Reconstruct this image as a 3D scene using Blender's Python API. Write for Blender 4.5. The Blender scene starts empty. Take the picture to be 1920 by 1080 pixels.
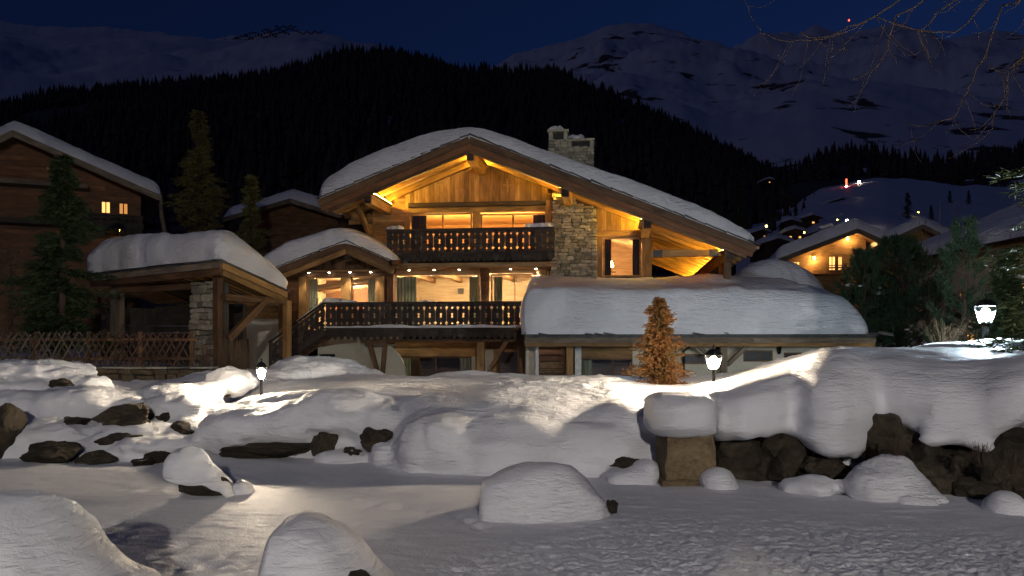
import bpy, bmesh, math, random
import numpy as np
from mathutils import Vector, Matrix

# ------------------------------------------------------------------ camera, sky, moon, exposure
SC = bpy.context.scene
F, HX, HY, CZ = 1600.0, 960.0, 640.0, 1.6      # focal length in photo pixels, vanishing row/column, eye height
cam_d = bpy.data.cameras.new('camera'); cam = bpy.data.objects.new('camera', cam_d)
SC.collection.objects.link(cam); SC.camera = cam
cam.location = (0, 0, CZ); cam.rotation_euler = (math.radians(90), 0, 0)
cam_d.sensor_width = 36; cam_d.lens = 36 * F / 1920
cam_d.shift_y = (HY - 540) / 1920
cam_d.clip_start = 0.05; cam_d.clip_end = 20000
W = bpy.data.worlds.new('World'); SC.world = W; W.use_nodes = True
_n = W.node_tree.nodes; _l = W.node_tree.links
sky = _n.new('ShaderNodeTexSky'); sky.sky_type = 'NISHITA'; sky.sun_disc = False
sky.sun_elevation = math.radians(-1.6); sky.sun_rotation = math.radians(50)
sky.altitude = 1500; sky.ozone_density = 4.5
bg = _n['Background']; bg.inputs['Strength'].default_value = 0.10
_l.new(sky.outputs['Color'], bg.inputs['Color'])
sun_d = bpy.data.lights.new('moon', 'SUN'); sun_o = bpy.data.objects.new('moon', sun_d); SC.collection.objects.link(sun_o)
sun_d.energy = 0.06; sun_d.angle = math.radians(3.0); sun_d.color = (0.62, 0.64, 1.0)
_dir = Vector((-0.80, -0.40, 0.50)).normalized()      # towards the moon: behind the camera, to its left
sun_o.rotation_euler = _dir.to_track_quat('Z', 'Y').to_euler()
SC.view_settings.view_transform = 'Standard'; SC.view_settings.look = 'None'
SC.view_settings.exposure = 0.3; SC.view_settings.gamma = 1.0; SC.view_settings.use_curve_mapping = False
SC.render.engine = 'CYCLES'
SC.cycles.use_denoising = True
SC.cycles.max_bounces = 8; SC.cycles.diffuse_bounces = 4; SC.cycles.transparent_max_bounces = 12
SC.cycles.sample_clamp_indirect = 4.0
SC.cycles.caustics_reflective = False; SC.cycles.caustics_refractive = False

# ------------------------------------------------------------------ small helpers
rng = random.Random(7)
NP = np.random.default_rng(11)
COL = SC.collection

def at(px, py, d):
    return Vector(((px - HX) / F * d, d, CZ + (HY - py) / F * d))

def tag(o, label=None, cat=None, group=None, kind=None):
    if label: o['label'] = label
    if cat: o['category'] = cat
    if group: o['group'] = group
    if kind: o['kind'] = kind
    return o

def empty(name, loc, rz=0.0, label=None, cat=None, group=None):
    o = bpy.data.objects.new(name, None); COL.objects.link(o)
    o.location = loc; o.rotation_euler = (0, 0, rz); o.empty_display_size = 0.2
    return tag(o, label, cat, group)

def link(name, me, parent=None):
    o = bpy.data.objects.new(name, me); COL.objects.link(o)
    if parent is not None: o.parent = parent
    return o

def mk(name, verts, faces, mat, parent=None, smooth=False):
    me = bpy.data.meshes.new(name)
    v = np.asarray(verts, dtype=np.float32)
    if isinstance(faces, np.ndarray):
        nf, k = faces.shape
        me.vertices.add(len(v)); me.vertices.foreach_set('co', v.ravel())
        me.loops.add(nf * k); me.loops.foreach_set('vertex_index', faces.astype(np.int32).ravel())
        me.polygons.add(nf); me.polygons.foreach_set('loop_start', np.arange(0, nf * k, k, dtype=np.int32))
        me.update(calc_edges=True); me.validate()
    else:
        me.from_pydata([tuple(x) for x in v.tolist()], [], faces)
    if smooth:
        me.polygons.foreach_set('use_smooth', np.ones(len(me.polygons), dtype=bool))
    me.materials.append(mat)
    return link(name, me, parent)

def grid_faces(nu, nv):
    a = np.arange(nu - 1)[:, None] * nv + np.arange(nv - 1)[None, :]
    a = a.ravel()
    return np.stack([a, a + nv, a + nv + 1, a + 1], 1)

_bx = {}
def box_mesh(x0, x1, y0, y1, z0, z1, mat):
    key = (round(x0, 3), round(x1, 3), round(y0, 3), round(y1, 3), round(z0, 3), round(z1, 3), mat.name)
    if key in _bx: return _bx[key]
    v = [(x0,y0,z0),(x1,y0,z0),(x1,y1,z0),(x0,y1,z0),(x0,y0,z1),(x1,y0,z1),(x1,y1,z1),(x0,y1,z1)]
    f = [(0,3,2,1),(4,5,6,7),(0,1,5,4),(1,2,6,5),(2,3,7,6),(3,0,4,7)]
    me = bpy.data.meshes.new('box'); me.from_pydata(v, [], f); me.materials.append(mat)
    _bx[key] = me
    return me

def box(name, parent, x0, x1, y0, y1, z0, z1, mat):
    """box given by its corners; its own origin is its centre, its grain along its longest side"""
    cx, cy, cz = (x0 + x1) / 2, (y0 + y1) / 2, (z0 + z1) / 2
    sx, sy, sz = abs(x1 - x0), abs(y1 - y0), abs(z1 - z0)
    if sx >= sy and sx >= sz:
        o = link(name, box_mesh(-sx/2, sx/2, -sy/2, sy/2, -sz/2, sz/2, mat), parent)
    elif sz >= sy:
        o = link(name, box_mesh(-sz/2, sz/2, -sy/2, sy/2, -sx/2, sx/2, mat), parent); o.rotation_euler = (0, math.pi/2, 0)
    else:
        o = link(name, box_mesh(-sy/2, sy/2, -sx/2, sx/2, -sz/2, sz/2, mat), parent); o.rotation_euler = (0, 0, math.pi/2)
    o.location = (cx, cy, cz)
    return o

def beam(name, parent, p0, p1, w, h, mat, up=(0, 0, 1)):
    """timber from p0 to p1; w across, h along 'up'"""
    p0 = Vector(p0); p1 = Vector(p1); d = p1 - p0; L = d.length; x = d.normalized()
    z = Vector(up); z = z - x * z.dot(x)
    if z.length < 1e-4: z = Vector((0, 1, 0)) - x * x.y
    z.normalize(); y = z.cross(x)
    o = link(name, box_mesh(0, L, -w/2, w/2, -h/2, h/2, mat), parent)
    o.matrix_local = Matrix(((x.x, y.x, z.x, p0.x), (x.y, y.y, z.y, p0.y), (x.z, y.z, z.z, p0.z), (0, 0, 0, 1)))
    return o

def tube_data(pts, radii, n=8):
    pts = [Vector(p) for p in pts]; V = []; Fc = []
    ref = Vector((0.31, 0.77, 0.55))
    for i, p in enumerate(pts):
        t = (pts[min(i + 1, len(pts) - 1)] - pts[max(i - 1, 0)])
        if t.length < 1e-6: t = Vector((0, 0, 1))
        t.normalize(); a = t.cross(ref); a = a.normalized() if a.length > 1e-3 else Vector((1, 0, 0)); b = t.cross(a)
        for k in range(n):
            an = 2 * math.pi * k / n
            V.append(p + (a * math.cos(an) + b * math.sin(an)) * radii[i])
    for i in range(len(pts) - 1):
        for k in range(n):
            Fc.append((i*n + k, i*n + (k+1) % n, (i+1)*n + (k+1) % n, (i+1)*n + k))
    Fc.append(tuple(range(n))[::-1]); Fc.append(tuple(range((len(pts)-1)*n, len(pts)*n)))
    return V, Fc

def tube(name, parent, pts, radii, mat, n=8):
    if not isinstance(radii, (list, tuple)): radii = [radii] * len(pts)
    V, Fc = tube_data(pts, radii, n)
    return mk(name, [tuple(v) for v in V], Fc, mat, parent, smooth=True)

def prism(name, parent, poly, v0, v1, mat):
    """polygon in (x, z), pushed from y=v0 to y=v1"""
    n = len(poly)
    V = [(p[0], v0, p[1]) for p in poly] + [(p[0], v1, p[1]) for p in poly]
    Fc = [tuple(range(n)), tuple(range(2*n - 1, n - 1, -1))]
    for i in range(n):
        j = (i + 1) % n; Fc.append((j, i, i + n, j + n))
    return mk(name, V, Fc, mat, parent)

# value noise
def _hash(i, j, k, s):
    h = (i * 374761393 + j * 668265263 + k * 1442695041 + s * 974711) & 0xFFFFFFFF
    h = ((h ^ (h >> 13)) * 1274126177) & 0xFFFFFFFF
    h = ((h ^ (h >> 16)) * 2246822519) & 0xFFFFFFFF
    return ((h ^ (h >> 15)) & 0xFFFFFF) / float(0xFFFFFF)
def vnoise(P, s=0):
    P = np.asarray(P, dtype=np.float64)
    I = np.floor(P).astype(np.int64); f = P - I; f = f * f * (3 - 2 * f)
    r = 0
    for a in (0, 1):
        for b in (0, 1):
            for c in (0, 1):
                w = (f[:, 0] if a else 1 - f[:, 0]) * (f[:, 1] if b else 1 - f[:, 1]) * (f[:, 2] if c else 1 - f[:, 2])
                r = r + w * _hash(I[:, 0] + a, I[:, 1] + b, I[:, 2] + c, s)
    return r * 2 - 1
def fbm(P, octv=4, s=0, gain=0.5):
    P = np.asarray(P, dtype=np.float64); r = np.zeros(len(P)); a = 1.0
    for o in range(octv):
        r += a * vnoise(P * (2 ** o) + o * 17.3, s + o); a *= gain
    return r

class Frame:
    """a building's own axes: u along its front, v into it, z up"""
    def __init__(s, x0, y0, deg):
        s.a = math.radians(deg); s.O = Vector((x0, y0)); s.X = Vector((math.cos(s.a), -math.sin(s.a))); s.Y = Vector((math.sin(s.a), math.cos(s.a)))
    def pix(s, px, py, v):
        d = Vector(((px - HX) / F, 1.0)); t = (v + s.O.dot(s.Y)) / d.dot(s.Y)
        p = d * t
        return (p - s.O).dot(s.X), CZ + (HY - py) / F * t
    def root(s, name, label, cat, group=None, z=0.0):
        return empty(name, (s.O.x, s.O.y, z), -s.a, label, cat, group)
    def rect(s, x0, y0, x1, y1, v):
        u0 = s.pix(x0, (y0+y1)/2, v)[0]; u1 = s.pix(x1, (y0+y1)/2, v)[0]
        z1 = s.pix((x0+x1)/2, y0, v)[1]; z0 = s.pix((x0+x1)/2, y1, v)[1]
        return u0, u1, z0, z1
    def fbox(s, name, parent, x0, y0, x1, y1, v, th, mat):
        u0, u1, z0, z1 = s.rect(x0, y0, x1, y1, v)
        return box(name, parent, u0, u1, v, v + th, z0, z1, mat)

# ------------------------------------------------------------------ materials
def nodes(name):
    m = bpy.data.materials.new(name); m.use_nodes = True
    nt = m.node_tree; return m, nt, nt.nodes, nt.links, nt.nodes['Principled BSDF']
def N(nt, typ, **kw):
    n = nt.nodes.new(typ)
    for k, v in kw.items():
        if hasattr(n, k): setattr(n, k, v)
        else: n.inputs[k].default_value = v
    return n
def ramp(nt, stops):
    r = nt.nodes.new('ShaderNodeValToRGB'); e = r.color_ramp.elements
    e[0].position, e[0].color = stops[0][0], (*stops[0][1], 1)
    e[1].position, e[1].color = stops[-1][0], (*stops[-1][1], 1)
    for p, c in stops[1:-1]:
        q = e.new(p); q.color = (*c, 1)
    return r
def coords(nt, scale, rand=True, kind='Object'):
    tc = nt.nodes.new('ShaderNodeTexCoord'); mp = nt.nodes.new('ShaderNodeMapping')
    mp.inputs['Scale'].default_value = scale
    if rand:
        oi = nt.nodes.new('ShaderNodeObjectInfo')
        mu = N(nt, 'ShaderNodeVectorMath', operation='SCALE'); mu.inputs[0].default_value = (37, 91, 53)
        nt.links.new(oi.outputs['Random'], mu.inputs['Scale'])
        ad = N(nt, 'ShaderNodeVectorMath', operation='ADD')
        nt.links.new(tc.outputs[kind], ad.inputs[0]); nt.links.new(mu.outputs[0], ad.inputs[1])
        nt.links.new(ad.outputs[0], mp.inputs['Vector'])
    else:
        nt.links.new(tc.outputs[kind], mp.inputs['Vector'])
    return mp
def noise(nt, mp, scale, detail=4, rough=0.55, dist=0.0):
    n = N(nt, 'ShaderNodeTexNoise'); n.inputs['Scale'].default_value = scale; n.inputs['Detail'].default_value = detail
    n.inputs['Roughness'].default_value = rough; n.inputs['Distortion'].default_value = dist
    nt.links.new(mp.outputs[0], n.inputs['Vector']); return n
def bump(nt, src, bsdf, strength, dist, prev=None):
    b = N(nt, 'ShaderNodeBump'); b.inputs['Strength'].default_value = strength; b.inputs['Distance'].default_value = dist
    nt.links.new(src, b.inputs['Height'])
    if prev is not None: nt.links.new(prev.outputs[0], b.inputs['Normal'])
    nt.links.new(b.outputs[0], bsdf.inputs['Normal']); return b

def wood(name, dark, light, rough=0.65, vary=0.35):
    m, nt, nd, lk, b = nodes(name)
    mp = coords(nt, (0.5, 7, 7)); n1 = noise(nt, mp, 2.2, 5, 0.6, 0.6)
    mp2 = coords(nt, (1.5, 40, 40)); n2 = noise(nt, mp2, 1.5, 3)
    mx = N(nt, 'ShaderNodeMix', data_type='FLOAT'); mx.inputs[0].default_value = 0.35
    lk.new(n1.outputs['Fac'], mx.inputs[2]); lk.new(n2.outputs['Fac'], mx.inputs[3])
    r = ramp(nt, [(0.3, dark), (0.5, tuple((a + c) / 2 for a, c in zip(dark, light))), (0.68, light)])
    lk.new(mx.outputs[0], r.inputs[0])
    oi = nd.new('ShaderNodeObjectInfo'); mr = N(nt, 'ShaderNodeMapRange'); mr.inputs[3].default_value = 1 - vary; mr.inputs[4].default_value = 1 + vary
    lk.new(oi.outputs['Random'], mr.inputs[0])
    sc = N(nt, 'ShaderNodeVectorMath', operation='SCALE'); lk.new(r.outputs[0], sc.inputs[0]); lk.new(mr.outputs[0], sc.inputs['Scale'])
    mp3 = coords(nt, (0.8, 2.5, 2.5)); n3 = noise(nt, mp3, 1.3, 4, 0.65); m3 = N(nt, 'ShaderNodeMapRange')
    m3.inputs[1].default_value = 0.35; m3.inputs[2].default_value = 0.65; m3.inputs[3].default_value = 0.55; m3.inputs[4].default_value = 1.15; lk.new(n3.outputs['Fac'], m3.inputs[0])
    sc2 = N(nt, 'ShaderNodeVectorMath', operation='SCALE'); lk.new(sc.outputs[0], sc2.inputs[0]); lk.new(m3.outputs[0], sc2.inputs['Scale'])
    lk.new(sc2.outputs[0], b.inputs['Base Color']); b.inputs['Roughness'].default_value = rough
    b.inputs['Specular IOR Level'].default_value = 0.3
    bump(nt, mx.outputs[0], b, 0.5, 0.012)
    return m
def blotch(name, stops, scale=3.0, rough=0.8, bs=0.6, bd=0.02, vary=0.0, fine=18.0, mscale=(1, 1, 1)):
    m, nt, nd, lk, b = nodes(name)
    mp = coords(nt, mscale); n1 = noise(nt, mp, scale, 6, 0.6); n2 = noise(nt, mp, fine, 4, 0.6)
    mx = N(nt, 'ShaderNodeMix', data_type='FLOAT'); mx.inputs[0].default_value = 0.4
    lk.new(n1.outputs['Fac'], mx.inputs[2]); lk.new(n2.outputs['Fac'], mx.inputs[3])
    r = ramp(nt, stops); lk.new(mx.outputs[0], r.inputs[0]); out = r.outputs[0]
    if vary:
        oi = nd.new('ShaderNodeObjectInfo'); mr = N(nt, 'ShaderNodeMapRange'); mr.inputs[3].default_value = 1 - vary; mr.inputs[4].default_value = 1 + vary
        lk.new(oi.outputs['Random'], mr.inputs[0])
        sc = N(nt, 'ShaderNodeVectorMath', operation='SCALE'); lk.new(out, sc.inputs[0]); lk.new(mr.outputs[0], sc.inputs['Scale']); out = sc.outputs[0]
    lk.new(out, b.inputs['Base Color']); b.inputs['Roughness'].default_value = rough
    b.inputs['Specular IOR Level'].default_value = 0.25
    bump(nt, mx.outputs[0], b, bs, bd)
    return m
def plain(name, c, rough=0.6, metal=0.0):
    m, nt, nd, lk, b = nodes(name)
    mp = coords(nt, (1, 1, 1)); n1 = noise(nt, mp, 9, 4)
    r = ramp(nt, [(0.3, tuple(x * 0.8 for x in c)), (0.7, tuple(min(1, x * 1.15) for x in c))]); lk.new(n1.outputs['Fac'], r.inputs[0])
    lk.new(r.outputs[0], b.inputs['Base Color']); b.inputs['Roughness'].default_value = rough; b.inputs['Metallic'].default_value = metal
    return m
def emit(name, c, s):
    m, nt, nd, lk, b = nodes(name)
    b.inputs['Base Color'].default_value = (*c, 1); b.inputs['Emission Color'].default_value = (*c, 1); b.inputs['Emission Strength'].default_value = s
    return m
def snow_mat(name, ripple=0.5, fine=0.35, small=0.5, col=(0.80, 0.80, 0.82)):
    """wind-combed snow: long ripples, short ripples and grain, all fading in and out in patches"""
    m, nt, nd, lk, b = nodes(name)
    mp0 = coords(nt, (1, 1, 1), False); patch = noise(nt, mp0, 0.9, 3, 0.6)
    pr = N(nt, 'ShaderNodeMapRange'); pr.inputs[1].default_value = 0.36; pr.inputs[2].default_value = 0.62; pr.inputs[3].default_value = 0.15; pr.inputs[4].default_value = 1.0
    lk.new(patch.outputs['Fac'], pr.inputs[0])
    def layer(scl, ns, det, dist_, strength, depth, prev):
        mp = coords(nt, scl, False); n = noise(nt, mp, ns, det, 0.58, dist_)
        mu = N(nt, 'ShaderNodeMath', operation='MULTIPLY'); lk.new(n.outputs['Fac'], mu.inputs[0]); lk.new(pr.outputs[0], mu.inputs[1])
        return bump(nt, mu.outputs[0], b, strength, depth, prev)
    prev = None
    if ripple > 0: prev = layer((1.1, 1.1, 7.0), 1.7, 4, 0.9, ripple, 0.12, prev)
    if small > 0: prev = layer((1.0, 1.0, 4.2), 7.0, 4, 0.7, small, 0.045, prev)
    n3 = noise(nt, mp0, 4, 4, 0.6); prev = bump(nt, n3.outputs['Fac'], b, 0.25, 0.07, prev)
    n2 = noise(nt, mp0, 55, 3, 0.7); bump(nt, n2.outputs['Fac'], b, fine, 0.010, prev)
    r = ramp(nt, [(0.2, tuple(x * 0.92 for x in col)), (0.8, col)]); lk.new(n3.outputs['Fac'], r.inputs[0]); lk.new(r.outputs[0], b.inputs['Base Color'])
    b.inputs['Roughness'].default_value = 0.55; b.inputs['Specular IOR Level'].default_value = 0.25
    return m
def glass_mat(name, tint=(1, 1, 1), refl=0.12):
    m, nt, nd, lk, b = nodes(name)
    t = nd.new('ShaderNodeBsdfTransparent'); t.inputs[0].default_value = (*tint, 1)
    g = nd.new('ShaderNodeBsdfGlossy'); g.inputs['Roughness'].default_value = 0.02
    mx = nd.new('ShaderNodeMixShader'); mx.inputs[0].default_value = refl
    lk.new(t.outputs[0], mx.inputs[1]); lk.new(g.outputs[0], mx.inputs[2]); lk.new(mx.outputs[0], nd['Material Output'].inputs[0])
    return m

M = dict(
    snow=snow_mat('snow', 0.9, 0.3, 0.7), snow_bank=snow_mat('snow_bank', 0.35, 0.5, 1.0), snow_smooth=snow_mat('snow_smooth', 0.25, 0.2, 0.3), snow_pond=snow_mat('snow_pond', 0.0, 0.8, 0.0), snow_far=snow_mat('snow_far', 0.0, 0.0, 0.0),
    honey=wood('honey_pine', (0.20, 0.105, 0.035), (0.44, 0.25, 0.09), vary=0.38),
    pine=wood('pale_pine', (0.34, 0.19, 0.08), (0.52, 0.32, 0.15), vary=0.12),
    brown=wood('brown_timber', (0.07, 0.036, 0.018), (0.24, 0.13, 0.062)),
    red=wood('red_timber', (0.12, 0.05, 0.022), (0.24, 0.105, 0.045)),
    dark=wood('weathered_timber', (0.020, 0.016, 0.014), (0.075, 0.058, 0.047), 0.8),
    grey=wood('silver_timber', (0.12, 0.09, 0.06), (0.27, 0.21, 0.15), 0.8),
    fence_red=wood('fence_slat_red', (0.07, 0.035, 0.022), (0.16, 0.085, 0.055), 0.8), fence_grey=wood('fence_slat_grey', (0.08, 0.06, 0.045), (0.17, 0.13, 0.10), 0.8),
    stone=blotch('field_stone', [(0.3, (0.13, 0.115, 0.08)), (0.5, (0.31, 0.275, 0.20)), (0.7, (0.46, 0.42, 0.33))], 2.5, vary=0.45),
    mortar=blotch('mortar', [(0.3, (0.05, 0.045, 0.035)), (0.7, (0.10, 0.09, 0.075))], 6),
    plaster=blotch('lime_plaster', [(0.3, (0.42, 0.39, 0.30)), (0.7, (0.60, 0.57, 0.46))], 1.2, 0.85, 0.2, 0.01),
    cream=blotch('cream_plaster', [(0.3, (0.45, 0.36, 0.24)), (0.7, (0.60, 0.50, 0.35))], 1.2, 0.85, 0.2, 0.01),
    slate=blotch('slate', [(0.3, (0.03, 0.03, 0.03)), (0.7, (0.12, 0.115, 0.11))], 5, 0.6, vary=0.5),
    rock=blotch('mossy_rock', [(0.25, (0.012, 0.009, 0.006)), (0.45, (0.035, 0.027, 0.018)), (0.6, (0.065, 0.052, 0.034)), (0.75, (0.12, 0.10, 0.075))], 2.2, 0.85, 0.9, 0.05, vary=0.3, fine=9),
    pillar=blotch('tan_stone', [(0.3, (0.05, 0.035, 0.02)), (0.5, (0.17, 0.125, 0.07)), (0.72, (0.30, 0.225, 0.12))], 2.0, 0.85, 0.8, 0.03, mscale=(1, 1, 2.2)),
    iron=plain('black_iron', (0.02, 0.02, 0.02), 0.45, 0.6), steel=plain('steel', (0.45, 0.45, 0.45), 0.35, 0.9),
    copper=plain('copper_pipe', (0.12, 0.06, 0.035), 0.4, 0.8), white=plain('white_paint', (0.62, 0.60, 0.55), 0.5),
    curtain=blotch('sage_curtain', [(0.3, (0.20, 0.22, 0.14)), (0.7, (0.34, 0.36, 0.25))], 4, 0.9, 0.3, 0.01),
    drape=blotch('charcoal_curtain', [(0.3, (0.035, 0.03, 0.03)), (0.7, (0.075, 0.06, 0.06))], 4, 0.9, 0.3, 0.01),
    glass=glass_mat('window_glass'), lantern_glass=glass_mat('lantern_glass', (1, 1, 1), 0.05),
    needle=blotch('spruce_needles', [(0.3, (0.022, 0.040, 0.016)), (0.7, (0.060, 0.085, 0.032))], 1.5, 0.6, 0, 0.01, vary=0.15),
    pineneedle=blotch('pine_needles', [(0.3, (0.020, 0.042, 0.022)), (0.7, (0.045, 0.080, 0.038))], 1.5, 0.6, 0, 0.01, vary=0.15),
    rust=blotch('dwarf_spruce_needles', [(0.3, (0.045, 0.05, 0.018)), (0.5, (0.13, 0.062, 0.02)), (0.7, (0.24, 0.09, 0.028))], 3.0, 0.6, 0, 0.01),
    larch=blotch('larch_needles', [(0.3, (0.10, 0.095, 0.03)), (0.7, (0.22, 0.19, 0.06))], 1.5, 0.6, 0, 0.01),
    bark=blotch('bark', [(0.3, (0.04, 0.028, 0.02)), (0.7, (0.12, 0.085, 0.06))], 4, 0.9, 0.9, 0.02, mscale=(3, 3, 0.6)),
    twig=blotch('dry_twigs', [(0.3, (0.10, 0.065, 0.04)), (0.7, (0.26, 0.18, 0.11))], 4, 0.9, 0, 0.01),
    forest=blotch('far_spruce', [(0.3, (0.045, 0.038, 0.026)), (0.7, (0.11, 0.09, 0.065))], 0.02, 0.9, 0, 0.01),
    far_wood=wood('far_timber', (0.07, 0.04, 0.022), (0.17, 0.095, 0.05), 0.8),
    led=emit('amber_led', (1.0, 0.60, 0.06), 400), led_soft=emit('amber_led_soft', (1.0, 0.62, 0.07), 220), led_in=emit('warm_led', (1.0, 0.62, 0.25), 30),
    lens=emit('downlight_lens', (1.0, 0.86, 0.66), 60),
    win=emit('lit_window', (1.0, 0.50, 0.14), 1.5), win_dim=emit('dim_window', (1.0, 0.42, 0.10), 0.5),
    spark=emit('far_lamp', (1.0, 0.88, 0.70), 60), spark_y=emit('far_lamp_yellow', (1.0, 0.75, 0.15), 12), spark_r=emit('far_lamp_red', (1.0, 0.05, 0.02), 10),
    firewood=blotch('firewood', [(0.3, (0.10, 0.06, 0.03)), (0.7, (0.34, 0.22, 0.12))], 9, 0.9, 0.3, 0.01),
)
# ------------------------------------------------------------------ far terrain: mountains, forest hill, village slope
def structure(o): o['kind'] = 'structure'; return o

def lerp_line(pts, x):
    xs = [p[0] for p in pts]; ys = [p[1] for p in pts]
    return np.interp(x, xs, ys)

def slope_patch(name, crest, d0, dc, z0, mat, nu, nt, power, amp, fscale, seed, back=0.35):
    x0, x1 = crest[0][0], crest[-1][0]
    px = np.linspace(x0, x1, nu); cy = lerp_line(crest, px)
    zc = CZ + (HY - cy) / F * dc
    zn = amp * 0.16 * fbm(np.stack([px * 0.03, px * 0, px * 0], 1), 5, seed)
    t = np.concatenate([np.linspace(0, 1, nt), 1 + np.linspace(0.05, back, 6)])
    T, PX = np.meshgrid(t, px); ZC = np.repeat(zc[:, None], len(t), 1)
    D = d0 + (dc - d0) * T; X = (PX - HX) / F * D
    Z = np.where(T <= 1, z0 + (ZC - z0) * np.clip(T, 0, 1) ** power, ZC - (T - 1) * (ZC - z0) * 0.9)
    Q = np.stack([X.ravel() * fscale, D.ravel() * fscale, np.zeros(X.size)], 1)
    nz = fbm(Q, 6, seed + 5).reshape(X.shape)
    env = np.clip(T * 3, 0, 1) * np.clip((1.0 - np.abs(T - 0.5) * 1.7), 0.12, 1)
    Z = Z + nz * amp * env + zn[:, None] * np.clip(T, 0, 1) ** 9 * np.clip(2.2 - T, 0, 1)
    V = np.stack([X.ravel(), D.ravel(), Z.ravel()], 1)
    o = mk(name, V, grid_faces(nu, len(t)), mat, None, True)
    return structure(o), (px, t, X, D, Z)

def mountain_mat(name, thr, nscale, stretch):
    m, nt, nd, lk, b = nodes(name)
    mp = coords(nt, stretch, False); n1 = noise(nt, mp, nscale, 9, 0.62, 0.4)
    mp2 = coords(nt, (1, 1, 1), False); n2 = noise(nt, mp2, nscale * 0.22, 3, 0.5)
    ad = N(nt, 'ShaderNodeMath', operation='ADD'); lk.new(n1.outputs['Fac'], ad.inputs[0])
    ml = N(nt, 'ShaderNodeMath', operation='MULTIPLY'); ml.inputs[1].default_value = 0.55; lk.new(n2.outputs['Fac'], ml.inputs[0]); lk.new(ml.outputs[0], ad.inputs[1])
    r = ramp(nt, [(thr, (0.78, 0.78, 0.82)), (thr + 0.04, (0.09, 0.08, 0.08))]); lk.new(ad.outputs[0], r.inputs[0])
    lk.new(r.outputs[0], b.inputs['Base Color']); b.inputs['Roughness'].default_value = 0.9; b.inputs['Specular IOR Level'].default_value = 0.1
    return m
M['mtn_l'] = mountain_mat('mountain_snow_smooth', 0.985, 0.006, (1, 1, 2.2))
M['mtn_r'] = mountain_mat('mountain_snow_rocky', 0.885, 0.011, (1, 1, 2.2))
M['hill'] = mountain_mat('hill_snow_and_litter', 0.62, 0.012, (1, 1, 1))

slope_patch('mountain_left', [(-500, 60), (-200, 30), (0, 38), (70, 48), (130, 52), (200, 55), (250, 62), (310, 66), (400, 72), (480, 62), (560, 55), (610, 60), (650, 72), (730, 88), (820, 125), (950, 190)],
            900, 2600, 160, M['mtn_l'], 360, 120, 0.9, 38, 0.0045, 3)
slope_patch('mountain_right', [(820, 190), (920, 130), (960, 112), (1000, 96), (1060, 80), (1130, 60), (1190, 51), (1280, 57), (1330, 84), (1370, 92), (1420, 84), (1470, 66), (1520, 54), (1600, 58), (1700, 54), (1780, 70), (1830, 58), (1920, 66), (2100, 60), (2500, 90)],
            700, 3000, 90, M['mtn_r'], 420, 140, 0.95, 75, 0.0045, 31)
HILL_CREST = [(-500, 240), (-200, 215), (0, 205), (60, 190), (180, 178), (260, 172), (340, 168), (450, 158), (540, 140), (600, 122), (650, 110), (720, 106), (800, 120), (860, 142), (920, 140), (1000, 146), (1050, 142), (1100, 172), (1160, 192), (1200, 212), (1250, 235), (1300, 258), (1350, 285), (1400, 308), (1450, 328), (1500, 345), (1560, 358), (1650, 372), (1750, 385)]
_, HILL = slope_patch('forest_hill', HILL_CREST, 150, 1000, 2, M['hill'], 150, 60, 1.05, 8, 0.01, 77)
_, VS = slope_patch('village_slope', [(1380, 420), (1480, 385), (1540, 352), (1600, 338), (1660, 330), (1720, 338), (1800, 348), (1920, 352), (2200, 360)], 110, 460, 6, M['snow_far'], 90, 40, 1.0, 4, 0.02, 55)
_, RW = slope_patch('wooded_rise', [(1450, 345), (1540, 300), (1620, 288), (1700, 300), (1780, 310), (1900, 290), (2200, 270)], 470, 900, 80, M['hill'], 80, 30, 1.0, 6, 0.01, 56)

# trees on the far slopes: one mass
def forest_mesh(name, spots, label):
    V = []; Fq = []; n = 0
    P = np.array(spots)                       # x, y, z, height
    k = 6; ang = np.arange(k) / k * 2 * np.pi
    levels = [(0.02, 0.19, 0.52), (0.30, 0.145, 0.78), (0.58, 0.09, 1.0)]
    allV = []; allF = []; base = 0
    for (zb, r, zt) in levels:
        h = P[:, 3]; jit = NP.uniform(0.75, 1.2, (len(P), k)); rot = NP.uniform(0, 6.28, len(P))
        rx = np.cos(ang[None] + rot[:, None]) * r * h[:, None] * jit; ry = np.sin(ang[None] + rot[:, None]) * r * h[:, None] * jit
        ring = np.stack([P[:, None, 0] + rx, P[:, None, 1] + ry, P[:, None, 2] + h[:, None] * (zb + NP.uniform(-0.03, 0.03, (len(P), k)))], 2)
        top = np.stack([P[:, 0], P[:, 1], P[:, 2] + h * zt], 1)[:, None]
        vv = np.concatenate([ring, top], 1).reshape(-1, 3)
        i0 = base + np.arange(len(P))[:, None] * (k + 1)
        a = np.arange(k)[None]
        f = np.stack([i0 + a, i0 + (a + 1) % k, np.repeat(i0 + k, k, 1)], 2).reshape(-1, 3)
        allV.append(vv); allF.append(f); base += len(vv)
    o = mk(name, np.concatenate(allV), np.concatenate(allF), M['forest'])
    return tag(o, label, 'forest', kind='stuff')

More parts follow.
